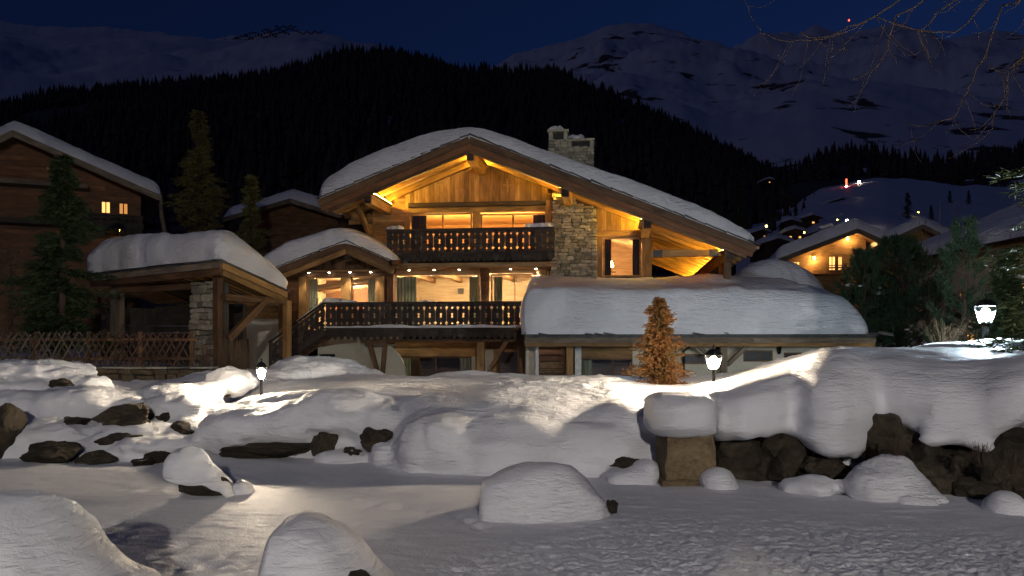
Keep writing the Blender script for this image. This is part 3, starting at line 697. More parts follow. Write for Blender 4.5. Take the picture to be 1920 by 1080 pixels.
# stones laid in courses on a face: x to the right, z up, y outwards is -y
_stones = []
def stone_meshes(mat):
    L = []
    for k in range(10):
        bm = bmesh.new(); bmesh.ops.create_cube(bm, size=1.0)
        bmesh.ops.subdivide_edges(bm, edges=bm.edges[:], cuts=1, use_grid_fill=True)
        r = random.Random(100 + k)
        for v in bm.verts:
            n = v.co.length
            f = 0.5 / max(abs(v.co.x), abs(v.co.y), abs(v.co.z)) if n else 1
            q = v.co.normalized() * 0.56
            v.co = v.co * 0.62 + Vector((q.x, q.y, q.z)) * 0.36
            v.co += Vector((r.uniform(-.075, .075), r.uniform(-.09, .09), r.uniform(-.09, .09)))
        me = bpy.data.meshes.new('stone'); bm.to_mesh(me); bm.free(); me.materials.append(mat); L.append(me)
    return L
STONES = {}
def stonework(parent, x0, x1, z0, z1, yf, mat, hmin=.09, hmax=.17, wmin=.16, wmax=.42, edge=None, depth=.16, limit=300, rot=None, skip=None):
    """lays stones on the plane y=yf; edge(z) -> (xl, xr) narrows the face"""
    if mat.name not in STONES: STONES[mat.name] = stone_meshes(mat)
    z = z0; n = 0
    while z < z1 - hmin * .5:
        h = rng.uniform(hmin, hmax); h = min(h, z1 - z)
        xl, xr = edge(z + h / 2) if edge else (x0, x1)
        x = xl - rng.uniform(0, .03)
        while x < xr - .04:
            w = min(rng.uniform(wmin, wmax), xr - x + .02)
            if xr - x - w < wmin * .5: w = xr - x + .02
            if not (skip and skip(x + w / 2, z + h / 2)):
                o = link('stone', rng.choice(STONES[mat.name]), parent); n += 1
                hh = h * rng.uniform(.86, 1.12)
                o.scale = (w * .97, depth, hh * .98); 
                p = Vector((x + w / 2, yf + rng.uniform(-.055, .045), z + h / 2 + rng.uniform(-.012, .012)))
                if rot is not None: p = rot @ p; o.rotation_euler = (0, rng.uniform(-.06, .06), rot.to_euler().z)
                else: o.rotation_euler = (0, rng.uniform(-.07, .07), 0)
                o.location = p
            x += w
        z += h
    return n

# ------------------------------------------------------------------ the big chalet
C = Frame(0, 36, 7); VG = -3.3
chalet = C.root('chalet', 'large timber chalet with amber-lit gable, carved balconies and stone chimney', 'chalet')
A_ = C.pix(880, 254, VG); L_ = C.pix(598, 373, VG); R_ = C.pix(1417, 458, VG)
sl = (A_[1] - L_[1]) / (A_[0] - L_[0]); sr = (A_[1] - R_[1]) / (R_[0] - A_[0])
def rz(u): return A_[1] - (sl * (A_[0] - u) if u < A_[0] else sr * (u - A_[0]))
def rzv(U): return np.where(U < A_[0], A_[1] - sl * (A_[0] - U), A_[1] - sr * (U - A_[0]))
RB = 15.5
roof_l = prism('roof', chalet, [A_, (A_[0], A_[1] - .14), (L_[0], L_[1] - .14), L_], VG + .03, RB, M['slate'])
roof_r = prism('roof', chalet, [A_, R_, (R_[0], R_[1] - .14), (A_[0], A_[1] - .14)], VG + .03, RB, M['slate'])
def slates(parent, p0, p1, v0, depth, n, mat, th=.05):
    p0 = Vector(p0); p1 = Vector(p1)
    for i in range(n):
        a = p0.lerp(p1, i / n); b = p0.lerp(p1, (i + 1.08) / n); o = rng.uniform(-.015, .02)
        beam('slate', parent, (a.x, v0 + depth / 2 + rng.uniform(-.05, .04), a.z + th * .5 + .012 + o), (b.x, v0 + depth / 2, b.z + th * .5 + o - .012), depth, th * rng.uniform(.7, 1.2), mat)
slates(roof_l, (L_[0] - .1, 0, L_[1] - .03), (A_[0], 0, A_[1]), VG - .08, .5, 16, M['slate'])
slates(roof_r, (A_[0], 0, A_[1]), (R_[0] + .1, 0, R_[1] - .03), VG - .08, .5, 28, M['slate'])
for (E, up) in ((L_, 1), (R_, 1)):
    s = (E[1] - A_[1]); 
    def pt(dz, v, ext=0.0): 
        q = Vector((E[0], v, E[1] + dz)); p = Vector((A_[0], v, A_[1] + dz)); return p, q + (q - p).normalized() * ext
    p, q = pt(-.17, VG - .02); beam('barge_board', chalet, p, q, .07, .25, M['brown'])
    p, q = pt(-.40, VG + .09, -.10); beam('barge_board', chalet, p, q, .07, .22, M['red'])
    p, q = pt(-.56, VG + .20, -.35); beam('verge_rafter', chalet, p, q, .14, .14, M['brown'])
# purlins along the house and the amber strips fixed to them
PUR = {}
for key, px, py, sides, vend in (('l', 690, 372, (1,), 6), ('r', 882, 288, (-1, 1), 6), ('a', 1060, 352, (-1,), 6), ('b', 1214, 408, (-1,), 7), ('e', 1368, 470, (-1,), 14.2)):
    u = C.pix(px, py, VG + .3)[0]; z = rz(u) - .66; PUR[key] = (u, z)
    beam('purlin', chalet, (u, VG + .28, z), (u, vend, z), .30, .52, M['honey'])
    mbox('purlin_end', chalet, [(u - .11, VG + .24, VG + .276, z - .16, z + .16)], M['dark']) if False else mbox('purlin_end', chalet, [(u - .13, u + .13, VG + .24, VG + .276, z - .24, z + .24)], M['dark'])
    for sd in sides:
        uu = u + sd * .22; zz = rz(u) - .50
        ve = 13.8 if key == 'e' else -.25
        mbox('led_strip', chalet, [(uu - .012, uu + .012, VG + .45, ve, zz - .012, zz + .012)], M['led_soft'] if key == 'e' else M['led'])
        mbox('led_shield', chalet, [(u + sd * .152 - (.14 if sd < 0 else 0), u + sd * .152 + (.14 if sd > 0 else 0), VG + .40, ve + .05, zz - .06, zz - .03)], M['honey'])  # added board that stops the strip light from spilling down on the snow
# boards on the underside of the roof
k = 0; v = VG + .27
while v < 14.0:
    nm, ww, hh, dz = ('rafter', .20, .26, -.29) if k % 6 == 1 else ('soffit_board', .20, .025, -.165 - .02 * (k % 2))
    if v < 1.2: beam(nm, chalet, (L_[0] + .1, v, L_[1] + dz + sl * .1), (A_[0] - .05, v, A_[1] + dz), ww, hh, M['honey'])
    ustart = A_[0] + .05 if v < .2 else C.pix(1205, 440, 0)[0]
    beam(nm, chalet, (ustart, v, rz(ustart) + dz), (R_[0] - .1, v, R_[1] + dz + sr * .1), ww, hh, M['honey'] if k % 6 == 1 else M['red'])  # boards darker than the rafters, painting in the shadow between them
    k += 1; v += .21
# snow on the main roof
def th_main(U, Vv):
    return np.interp(U, [L_[0], L_[0] + 1.2, A_[0] - 2, A_[0] - .6, A_[0] + .5, A_[0] + 2.5, R_[0] - 4, R_[0] - 1.5, R_[0]], [.80, 1.06, .94, .66, .58, .66, .74, .68, .42])
def ridge_soft(U, Vv): 
    d = np.abs(U - A_[0]); return rzv(U) - np.where(d < .8, (0.8 - d) ** 2 * .22, 0)
roof_snow(chalet, L_[0] - .05, R_[0] + .03, VG - .06, RB, ridge_soft, th_main, .55, .6, 170, 40, 3)
# walls of the main house (front plane v = 0), openings left between the pieces
def wl(x0, y0, x1, y1, mat, v=0.0, th=.22, name='wall'): return C.fbox(name, chalet, x0, y0, x1, y1, v, th, mat)
uL = C.pix(699, 450, 0)[0]; uR = C.pix(1222, 450, 0)[0]; zE = C.pix(900, 398, 0)[1]
lo = lambda u: rz(u) - .20
prism('wall', chalet, [(uL, lo(uL) if lo(uL) < zE else zE), (uL, lo(uL)), (A_[0], lo(A_[0])), (uR, lo(uR)), (C.pix(1120, 430, 0)[0], C.pix(1120, 440, 0)[1]), (C.pix(1120, 430, 0)[0], zE)], .02, .24, M['red'])
wl(699, 398, 766, 476, M['red'], .02); wl(886, 399, 900, 476, M['honey'], -.03, .2, 'post'); wl(1028, 399, 1122, 640, M['red'], .02)
wl(735, 474, 1030, 512, M['brown'], .02)
# lower walls
wl(600, 618, 748, 760, M['plaster'], -.4, .2); wl(884, 640, 925, 760, M['plaster'], -.4, .2); wl(975, 640, 1130, 760, M['plaster'], -.4, .2)
wl(1122, 520, 1224, 760, M['plaster'], .02)
# closed sides and back
u2 = C.pix(1222, 450, 0)[0]
box('wall', chalet, uL, uL + .22, .24, 11.2, -1.0, lo(uL) , M['red']); box('wall', chalet, u2 - .22, u2, .24, 11.2, -1.0, lo(u2), M['red'])
prism('wall', chalet, [(uL, -1), (u2, -1), (u2, lo(u2)), (A_[0], lo(A_[0])), (uL, lo(uL))], 11.2, 11.4, M['red'])
# upright boards of the gable
x = 767.0
while x < 1026:
    x2 = min(x + rng.uniform(8.4, 10.2), 1027)
    ua = C.pix(x, 340, -.05)[0]; ub = C.pix(x2, 340, -.05)[0]; zt = min(lo(ua), lo(ub)) - .03; z0 = C.pix((x + x2) / 2, 381, -.05)[1]
    if zt > z0: box('gable_board', chalet, ua + .004, ub - .004, -.06 + rng.uniform(-.008, .008), -.02, z0, zt, M['honey'])
    x = x2
# log planks left of it
z = C.pix(730, 476, -.05)[1]; ztop = C.pix(766, 345, 0)[1]
while z < ztop:
    h = rng.uniform(.17, .215); ua = max(uL, A_[0] - (A_[1] - .34 - z - h) / sl); ub = C.pix(762, 420, 0)[0]
    if ub - ua > .15: box('wall_plank', chalet, ua, ub, -.05 + rng.uniform(-.01, .01), .016, z + .004, z + h - .006, M['honey'])
    z += h
C.fbox('post', chalet, 760, 341, 769, 476, -.10, .12, M['honey']); C.fbox('post', chalet, 1022, 362, 1034, 476, -.10, .12, M['honey'])
C.fbox('ledge_beam', chalet, 765, 378, 1023, 386, -.32, .26, M['dark']); C.fbox('lintel', chalet, 769, 386.5, 1022, 398, -.12, .13, M['honey'])
for cx in (829, 952):
    u, z = C.pix(cx, 347, -.075)
    mbox('carved_ornament', chalet, [(u - .015, u + .015, -.085, -.069, z - .30, z + .26), (u - .20, u + .20, -.087, -.071, z - .015, z + .02), (u - .05, u + .05, -.09, -.068, z - .10, z - .06), (u - .05, u + .05, -.09, -.068, z + .08, z + .12)], M['pine'])
# upper floor
window(C, chalet, 768, 400, 885, 474, .06, (830,), M['honey']); window(C, chalet, 901, 400, 1027, 474, .06, (962,), M['honey'])
ua = C.pix(766, 430, .24)[0]; ub = C.pix(1028, 430, .24)[0]; zf = C.pix(890, 476, 0)[1]; zc = C.pix(890, 394, 0)[1]
room(C, chalet, ua - .3, ub + .3, .25, 4.5, zf, zc, M['lining'])
[light(C, 'POINT', ua + (ub - ua) * f_, 1.0, zf + .75, 420, (1, .62, .20), .15) for f_ in (.2, .5, .8)]
curtain(C, 771, 403, 800, 472, .34, M['drape'], 'charcoal curtain behind the left end of the upper balcony window', 5)
curtain(C, 1000, 403, 1026, 472, .34, M['drape'], 'charcoal curtain in the upper balcony window next to the stone chimney', 4)
# upper balcony
vB = -1.6
u0, u1, z0, z1 = C.rect(725, 430, 1038, 473, vB); zd = C.pix(880, 492, vB)[1]
ub_ = mbox('balcony', chalet, [(u0 - .03, u1 + .03, vB - .05, vB + .08, z1 - .02, z1 + .05), (u0, u1, vB + .032, vB + .08, z1 - .14, z1 - .05), (u0, u1, vB + .032, vB + .08, z0 + .03, z0 + .11),
     (u0 - .02, u1 + .02, vB - .06, vB + .03, z0 - .05, z0 - .003), (u0, u1, vB + .05, 0.0, z0 - .16, z0 - .051), (u0, u0 + .04, vB + .08, 0, z0, z1 - .021), (u1 - .04, u1, vB + .08, 0, z0, z1 - .021)], M['dark'])
carved_row(ub_, u0, u1, vB, z0, z1 - .02, 28, M['dark']); apron_row(ub_, u0, u1, vB - .01, zd, z0 - .055, 28, M['dark'])
for (a, b, h) in ((724, 756, 7), (985, 1039, 8)):
    x0, x1, _, _ = C.rect(a, 420, b, 430, vB)
    roof_snow(ub_, x0, x1, vB - .10, vB + .16, lambda U, V_: U * 0 + z1 + .05, lambda U, V_: U * 0 + .15, .16, .1, 20, 10, a, .2, 'rail_snow', .02)
C.fbox('balcony_joist', chalet, 735, 492.5, 1036, 500, vB + .12, .22, M['pine'])
zS = C.pix(880, 499, vB)[1] - .02
box('soffit', chalet, C.pix(738, 500, 0)[0], C.pix(1036, 500, 0)[0], vB + .35, .018, zS, zS + .05, M['pine'])
def downlight(fr, parent, u, v, z, e=80):
    V, Fc = tube_data([(u, v, z + .01), (u, v, z - .035)], [.05, .05], 12); o = mk('downlight', [tuple(q) for q in V], Fc, M['steel'], parent)
    V, Fc = tube_data([(u, v, z - .030), (u, v, z - .042)], [.046, .040], 12); mk('lens', [tuple(q) for q in V], Fc, M['lens'], o)
    light(fr, 'SPOT', u, v, z - .06, e, (1, .80, .55), .03, 105, 'downlight_beam')
for px in (767, 814, 861, 910, 957, 1005):
    u = C.pix(px, 511, -.55)[0]; downlight(C, chalet, u, -.55, zS)
# stone chimney breast
cu0, cz0 = C.pix(1030, 640, -.75); cu1 = C.pix(1119, 640, -.75)[0]; ctop = lambda u: rz(u) - .55
zb = C.pix(1075, 640, -.75)[1]
chim = prism('chimney', chalet, [(cu0 + .08, zb - 1.6), (cu1 - .08, zb - 1.6), (cu1 - .12, ctop(cu1)), (cu0 + .20, ctop(cu0))], -.68, .5, M['mortar'])
zt = C.pix(1075, 352, -.75)[1]; zlo = C.pix(1075, 540, -.75)[1]
def breast(z):
    f = (z - zlo) / (zt - zlo); return cu0 + .14 * f + .02, cu1 - .05 * f
stonework(chim, 0, 0, zlo, zt + .1, -.72, M['stone'], .09, .19, .15, .48, breast, .2, skip=lambda x, z: z > ctop(x) - .02)
# chimney stack above the snow
def stack(x0, y0, x1, y1, v, th):
    u0, u1, z0, z1 = C.rect(x0, y0, x1, y1, v); return u0, u1, z0, z1
u0, u1, z0, z1 = C.rect(1029, 262, 1064, 322, .6); u3 = C.rect(1063, 275, 1113, 322, .6)[1]; z3 = C.rect(1063, 275, 1113, 322, .6)[3]
st = mbox('chimney_stack', chalet, [(u0, u1, .6, 1.5, z0, z1), (u1, u3, .6, 1.5, z0, z3)], M['mortar'])
stonework(st, u0, u1, z0, z1, .58, M['stone'], .10, .16, .16, .36, None, .1); stonework(st, u1, u3, z0, z3, .58, M['stone'], .10, .16, .16, .36, None, .1)
def cowl(a, b, zz, hh):
    mbox('cowl', st, [(a, a + .16, .6, 1.5, zz, zz + hh), (b - .16, b, .6, 1.5, zz, zz + hh), (a + .16, b - .16, 1.3, 1.498, zz, zz + hh), (a - .05, b + .05, .5, 1.6, zz + hh, zz + hh + .09)], M['stone'])
    mbox('flue', st, [(a + .17, b - .17, .9, 1.25, zz + .002, zz + hh - .03)], M['iron'])
cowl(u0, u1, z1, .34); cowl(u1 + .01, u3, z3, .24)
roof_snow(st, u0 - .02, u0 + .62, .5, 1.55, lambda U, V_: U * 0 + z1 + .43, lambda U, V_: U * 0 + .20, .3, .3, 16, 16, 5, .1, 'cap_snow', .02)
roof_snow(st, u1 + .02, u1 + .72, .5, 1.55, lambda U, V_: U * 0 + z3 + .33, lambda U, V_: U * 0 + .24, .3, .3, 16, 16, 6, .1, 'cap_snow', .02)
# right-hand bay
x = 1119.0
while x < 1202:
    x2 = min(x + rng.uniform(8, 10), 1204); ua = C.pix(x, 400, -.05)[0]; ub = C.pix(x2, 400, -.05)[0]; zt2 = min(lo(ua), lo(ub)) - .1; z0 = C.pix((x+x2)/2, 432, -.05)[1]
    if zt2 > z0: box('gable_board', chalet, ua + .004, ub - .004, -.06 + rng.uniform(-.008, .008), -.02, z0, zt2, M['honey'])
    x = x2
prism('wall', chalet, [(C.pix(1119, 432, 0)[0], C.pix(1160, 442, 0)[1]), (C.pix(1222, 432, 0)[0], C.pix(1160, 442, 0)[1]), (C.pix(1222, 432, 0)[0], lo(C.pix(1222, 432, 0)[0])), (C.pix(1119, 432, 0)[0], lo(C.pix(1119, 432, 0)[0]))], -.018, .018, M['red'])
C.fbox('lintel', chalet, 1119, 433, 1204, 443, -.12, .13, M['honey']); C.fbox('post', chalet, 1118, 443.5, 1129, 522, -.08, .1, M['honey'])
zpt = lo(C.pix(1212, 410, -.2)[0]) - .3; u0, u1, z0, z1 = C.rect(1204, 420, 1222, 530, -.2); box('post', chalet, u0, u1, -.2, .1, z0, zpt, M['honey'])
window(C, chalet, 1130, 444, 1203, 520, .04, (), M['honey'], .09)
C.fbox('sill', chalet, 1122, 519, 1204, 525, -.18, .2, M['dark'])
ua = C.pix(1128, 480, .24)[0]; ub = C.pix(1204, 480, .24)[0]; zf = C.pix(1165, 522, 0)[1]; zc = C.pix(1165, 440, 0)[1]
V = [(ua - .6, .26, zf), (ub + .2, .26, zf), (ub + .2, 4, zf), (ua - .6, 4, zf), (ua - .6, .26, zc + .5), (ub + .2, .26, zc - .25), (ub + .2, 4, zc - .25), (ua - .6, 4, zc + .5)]
mk('room_lining', V, [(0,1,2,3),(7,6,5,4),(2,1,5,6),(3,2,6,7),(0,3,7,4)], M['lining'], chalet)
for i in range(9):
    vv = .5 + i * .38; beam('ceiling_rafter', chalet, (ua - .58, vv, zc + .42), (ub + .18, vv, zc - .30), .12, .14, M['pine'])
light(C, 'POINT', ua + .35, 1.6, zf + .95, 170, (1, .72, .38), .06); light(C, 'POINT', ub - .25, 1.2, zc - .55, 140, (1, .7, .34), .06)
lamp = C.root('table_lamp', 'small lit table lamp with white shade inside the right bay window', 'lamp'); lamp.location = lamp.location + Vector((C.X.x * (ua + .35) + C.Y.x * .9, C.X.y * (ua + .35) + C.Y.y * .9, zf + .35))
tube('stem', lamp, [(0, 0, 0), (0, 0, .03), (0, 0, .05), (0, 0, .22)], [.09, .09, .015, .015], M['iron']); tube('lamp_shade', lamp, [(0, 0, .2), (0, 0, .45)], [.15, .1], M['led_in'], 14)
nt_ = C.root('night_table', 'plain wooden bedside table under the lit lamp', 'table'); nt_.location = nt_.location + Vector((C.X.x * (ua + .35) + C.Y.x * .9, C.X.y * (ua + .35) + C.Y.y * .9, zf))
mbox('table_top', nt_, [(-.25, .25, -.22, .22, .31, .35)], M['pine'])
for sx in (-.21, .21):
    for sy in (-.18, .18): mbox('leg', nt_, [(sx - .02, sx + .02, sy - .02, sy + .02, 0, .309)], M['pine'])
curtain(C, 1133, 449, 1146, 518, .30, M['drape'], 'charcoal curtain beside the table lamp in the right bay', 3)
curtain(C, 1186, 449, 1200, 518, .30, M['drape'], 'charcoal curtain at the open-eave side of the right bay', 3)
# tie beam and struts under the wide right eave
ux, zx = C.pix(1222, 476, VG + 1.0); ue, ze = C.pix(1352, 474, VG + 1.0)
beam('tie_beam', chalet, (ux, VG + 1.0, zx), (ue, VG + 1.0, ze), .2, .24, M['honey'])
beam('tie_strap', chalet, (ux + .05, VG + 1.0, zx), (ux + .40, VG + 1.0, zx), .22, .26, M['iron']); beam('tie_strap', chalet, (ue - .45, VG + 1.0, ze), (ue - .1, VG + 1.0, ze), .22, .26, M['iron'])
u, z = PUR['e']
beam('eave_post', chalet, (u, VG + 1.0, z - .2), (u, VG + 1.0, -.5), .26, .26, M['brown'], (0, 1, 0)); beam('eave_post', chalet, (u, 9, z - .2), (u, 9, -.5), .26, .26, M['honey'], (0, 1, 0))
beam('brace', chalet, (u - .1, VG + .95, z - 1.5), (u - .1, VG + 2.3, z - .2), .16, .18, M['honey'])
beam('gutter', chalet, (R_[0] + .06, VG, R_[1] - .12), (R_[0] + .06, RB, R_[1] - .12), .14, .10, M['copper'])
# struts left of the corner
u, z = PUR['l']
beam('bracket', chalet, (uL - .05, -1.9, z - .22), (uL - .05, -.05, z - 1.3), .16, .2, M['honey']); beam('bracket_post', chalet, (uL - .12, -.05, z - .2), (uL - .12, -.05, 4.8), .22, .2, M['honey'], (0, 1, 0))
for a, b, c, d_, v in ((640, 388, 690, 420, -.4), (655, 417, 698, 415, -.4), (612, 376, 690, 371, -.2)):
    p = C.pix(a, b, v); q = C.pix(c, d_, v); beam('strut', chalet, (p[0], v, p[1]), (q[0], v, q[1]), .16, .2, M['honey'])
box('wall', chalet, C.pix(604, 400, 2.5)[0], uL, 2.5, 2.7, 3.0, L_[1] - .3, M['red'])

# ---- garden front under the upper balcony
ub = C.pix(1027, 560, 0)[0]; ua = C.pix(737, 560, 0)[0]; zt3 = C.pix(880, 513, 0)[1]; zf3 = C.pix(880, 616, -3.2)[1]
window(C, chalet, 738, 513, 906, 614, .03, (898,), M['pine'], .07); window(C, chalet, 920, 513, 1027, 614, .03, (965, ), M['pine'], .07)
C.fbox('header', chalet, 737, 506, 1028, 513, -.04, .06, M['pine'])
u, _ = C.pix(909, 560, -.55); tube('round_post', chalet, [(u, -.55, zf3), (u, -.55, zf3 + .3), (u, -.55, zS)], [.24, .21, .20], M['red'], 16)
C.fbox('post', chalet, 1007, 506, 1024, 614, -.5, .4, M['honey'])
room(C, chalet, ua - .2, ub + .2, .25, 6, zf3, zS + .1, M['lining_pale'])
for i in range(5): beam('ceiling_beam', chalet, (ua + .5 + i * 1.35, .4, zS - .02), (ua + .5 + i * 1.35, 5.9, zS - .02), .2, .2, M['pine'])
for i, (uu, vv) in enumerate(((ua + 1.2, 1.6), (ua + 3.2, 3.2), (ub - 1.2, 2.0))): light(C, 'POINT', uu, vv, zS - .35, 380, (1, .74, .42), .08)
light(C, 'SPOT', C.pix(828, 530, 5.2)[0], 5.3, zS - .1, 420, (1, .78, .50), .03, 70)
spk = C.fbox('loudspeaker', None, 859, 541, 868, 550, 5.6, .3, M['iron']); spk.parent = None; p = C.O + C.X * C.pix(863, 545, 5.6)[0] + C.Y * 5.75; spk.location = (p.x, p.y, spk.location.z); spk.rotation_euler.z += -C.a; tag(spk, 'small black loudspeaker high on the lit living room wall', 'speaker')
for a, b, lb in ((743, 781, 'sage green curtain at the left end of the living room window'), (880, 897, 'narrow sage curtain left of the round timber post'), (926, 942, 'narrow sage curtain right of the round timber post')):
    curtain(C, a, 519, b, 612, .34, M['curtain'], lb, max(3, int((b - a) / 6)))
# ---- gabled bay on the left
BV, BG = -.8, -2.3
bA = C.pix(648, 452, BG); bL = C.pix(503, 508, BG); bR = C.pix(740, 492, BG)
def bz(u): return bA[1] - ((bA[1] - bL[1]) / (bA[0] - bL[0]) * (bA[0] - u) if u < bA[0] else (bA[1] - bR[1]) / (bR[0] - bA[0]) * (u - bA[0]))
def bzv(U): return np.where(U < bA[0], bA[1] - (bA[1] - bL[1]) / (bA[0] - bL[0]) * (bA[0] - U), bA[1] - (bA[1] - bR[1]) / (bR[0] - bA[0]) * (U - bA[0]))
br1 = prism('bay_roof', chalet, [bA, (bA[0], bA[1] - .12), (bL[0], bL[1] - .12), bL], BG + .03, 2.4, M['slate']); br2 = prism('bay_roof', chalet, [bA, bR, (bR[0], bR[1] - .12), (bA[0], bA[1] - .12)], BG + .03, 2.4, M['slate'])
slates(br1, (bL[0], 0, bL[1]), (bA[0], 0, bA[1]), BG - .06, .4, 9, M['slate'], .04); slates(br2, (bA[0], 0, bA[1]), (bR[0], 0, bR[1]), BG - .06, .4, 6, M['slate'], .04)
for E in (bL, bR):
    beam('barge_board', chalet, (bA[0], BG, bA[1] - .17), (E[0], BG, E[1] - .17), .06, .25, M['brown']); beam('barge_board', chalet, (bA[0], BG + .08, bA[1] - .40), (E[0] * .96 + bA[0] * .04, BG + .08, E[1] - .38), .06, .2, M['honey'])
    beam('soffit', chalet, (bA[0], (BG + BV) / 2 + .1, bA[1] - .14), (E[0], (BG + BV) / 2 + .1, E[1] - .14), 1.4, .03, M['honey'])
beam('purlin', chalet, (bA[0], BG + .2, bA[1] - .62), (bA[0], BV, bA[1] - .62), .26, .3, M['brown']); mbox('purlin_end', chalet, [(bA[0] - .12, bA[0] + .12, BG + .16, BG + .198, bA[1] - .74, bA[1] - .5)], M['dark'])
roof_snow(chalet, bL[0] - .55, bR[0] + .05, BG - .04, 2.6, lambda U, V_: bzv(U) - np.where(np.abs(U - bA[0]) < .6, (.6 - np.abs(U - bA[0])) ** 2 * .25, 0), lambda U, V_: np.interp(U, [bL[0] - .5, bL[0] + .6, bA[0] - .8, bA[0], bR[0] - .6, bR[0]], [.75, .95, .8, .66, .5, .3]), .4, .5, 70, 26, 14, name='bay_roof_snow')
ul = C.pix(536, 560, BV)[0]; ur = C.pix(736, 560, BV)[0]; zg = C.pix(640, 517, BV)[1]
prism('wall', chalet, [(ul, zg), (ur, zg), (ur, bz(ur) - .15), (bA[0], bA[1] - .16), (ul, bz(ul) - .15)], BV, BV + .15, M['brown'])
x = 545.0
while x < 735:
    x2 = x + rng.uniform(8.5, 10.5); ua2 = C.pix(x, 490, BV - .04)[0]; ub2 = C.pix(x2, 490, BV - .04)[0]; zt2 = min(bz(ua2), bz(ub2)) - .2
    if zt2 > zg + .1: box('gable_board', chalet, ua2 + .004, ub2 - .004, BV - .05 + rng.uniform(-.008, .008), BV - .012, zg + .08, zt2, M['brown'])
    x = x2
C.fbox('header', chalet, 540, 509, 734, 518, BV - .22, .2, M['brown'])
zd2 = C.pix(640, 510, BV - .35)[1]
box('soffit', chalet, C.pix(560, 512, BV)[0], C.pix(722, 512, BV)[0], BV - .62, BV - .221, zd2 + .01, zd2 + .06, M['pine'])
for px in (579, 617, 656, 695):
    u = C.pix(px, 514, BV - .42)[0]; downlight(C, chalet, u, BV - .42, zd2 + .01, 60)
window(C, chalet, 574, 519, 641, 614, BV + .02, (), M['pine'], .06); window(C, chalet, 658, 519, 706, 614, BV + .02, (), M['pine'], .06)
for a, b in ((560, 574), (641, 658), (706, 720)): C.fbox('post', chalet, a, 518, b, 614, BV - .12, .3, M['honey'])
C.fbox('post', chalet, 720.5, 500, 737, 614, BV - .1, .5, M['red'])
z = C.pix(548, 690, BV)[1]; ztop = C.pix(548, 519, BV)[1]
while z < ztop:
    h = rng.uniform(.16, .2); box('wall_plank', chalet, ul, C.pix(560, 560, BV)[0], BV - .05 + rng.uniform(-.01, .01), BV + .12, z + .004, z + h - .005, M['red']); z += h
u6 = C.pix(562, 560, BV)[0]; u7 = C.pix(718, 560, BV)[0]
room(C, chalet, u6, u7, BV + .16, 5, zf3, zg + .05, M['lining_pale'])
for i in range(4): beam('ceiling_beam', chalet, (u6 + .1, BV + .6 + i * 1.1, zg - .5), (u7 - .1, BV + .6 + i * 1.1, zg - .02), .16, .18, M['pine'])
light(C, 'POINT', (u6 + u7) / 2, 1.2, zg - .6, 380, (1, .74, .42), .08)
curtain(C, 577, 523, 596, 612, BV + .3, M['curtain'], 'sage green curtain at the left window of the small gabled bay', 4); curtain(C, 690, 523, 704, 612, BV + .3, M['curtain'], 'narrow sage curtain at the right window of the small gabled bay', 3)
box('wall', chalet, ul, ul + .2, BV + .15, 3, -.5, bz(ul) - .15, M['red'])
# downpipe between bay and balcony
p = C.pix(738, 494, BG + .1); q = C.pix(724, 520, BV - .2)
tube('downpipe', chalet, [(p[0], BG + .1, p[1]), (p[0] - .02, BG + .5, p[1] - .3), (q[0], BV - .2, q[1]), (q[0], BV - .2, zf3)], .05, M['copper'])
tube('pipe_end', chalet, [(p[0], BG - .25, p[1] - .02), (p[0] + .2, BG + .4, p[1] + .04)], .13, M['copper'], 12)
# ---- lower balcony and stair
vL = -3.2
u0, u1, z0, z1 = C.rect(610, 568, 986, 614, vL); zd = C.pix(800, 638, vL)[1]
lb_ = mbox('balcony', chalet, [(u0 - .03, u1 + .03, vL - .05, vL + .08, z1 - .02, z1 + .05), (u0, u1, vL + .032, vL + .07, z1 - .12, z1 - .06), (u0, u1, vL + .032, vL + .07, z0 + .03, z0 + .09),
     (u0 - .05, u1 + .02, vL - .10, vL + .03, z0 - .06, z0 - .003), (u0, u1, vL + .05, BV - .13, z0 - .2, z0 - .061)], M['dark'])
carved_row(lb_, u0, u1, vL, z0, z1 - .02, 36, M['dark']); apron_row(lb_, u0, u1, vL - .012, zd, z0 - .065, 30, M['dark'])
roof_snow(lb_, u0 - .05, u1, vL - .14, vL - .02, lambda U, V_: U * 0 + z0 - .003, lambda U, V_: .05 + .05 * np.abs(fbm(np.stack([U.ravel() * 1.5, U.ravel() * 0, U.ravel() * 0], 1), 3, 4)).reshape(U.shape), .1, .05, 120, 8, 9, .3, 'ledge_snow', .01)
for a, b, hh in ((608, 668, .16), (788, 820, .07)):
    x0, x1, _, _ = C.rect(a, 560, b, 568, vL)
    roof_snow(lb_, x0, x1, vL - .09, vL + .13, lambda U, V_: U * 0 + z1 + .05, lambda U, V_, hh=hh: hh * np.interp(U, [x0, x0 + .3, x1 - .5, x1], [.7, 1, .5, .3]), .12, .09, 24, 10, a, .25, 'rail_snow', .02)
us0, zs0 = C.pix(509, 690, vL); us1, zs1 = u0 - .02, z0
sh = (zs1 - zs0) / (us1 - us0); hs = z1 - z0
stair = mbox('stair', chalet, [(us0 - .09, us0 + .03, vL - .05, vL + .07, zs0 - .4, zs0 + hs + .1)], M['dark'])
carved_row(stair, us0 + .04, us1, vL, zs0 + .05, zs0 + hs + .02, 10, M['dark'], sh)
beam('handrail', stair, (us0 - .1, vL, zs0 + hs + .06), (us1, vL, zs1 + hs + .05), .12, .07, M['dark']); beam('stringer', stair, (us0 - .1, vL + .06, zs0 - .10), (us1, vL + .06, zs1 - .14), .08, .26, M['dark'])
beam('stringer', stair, (us0 - .1, vL + 1.25, zs0 - .10), (us1, vL + 1.25, zs1 - .14), .08, .26, M['brown'])
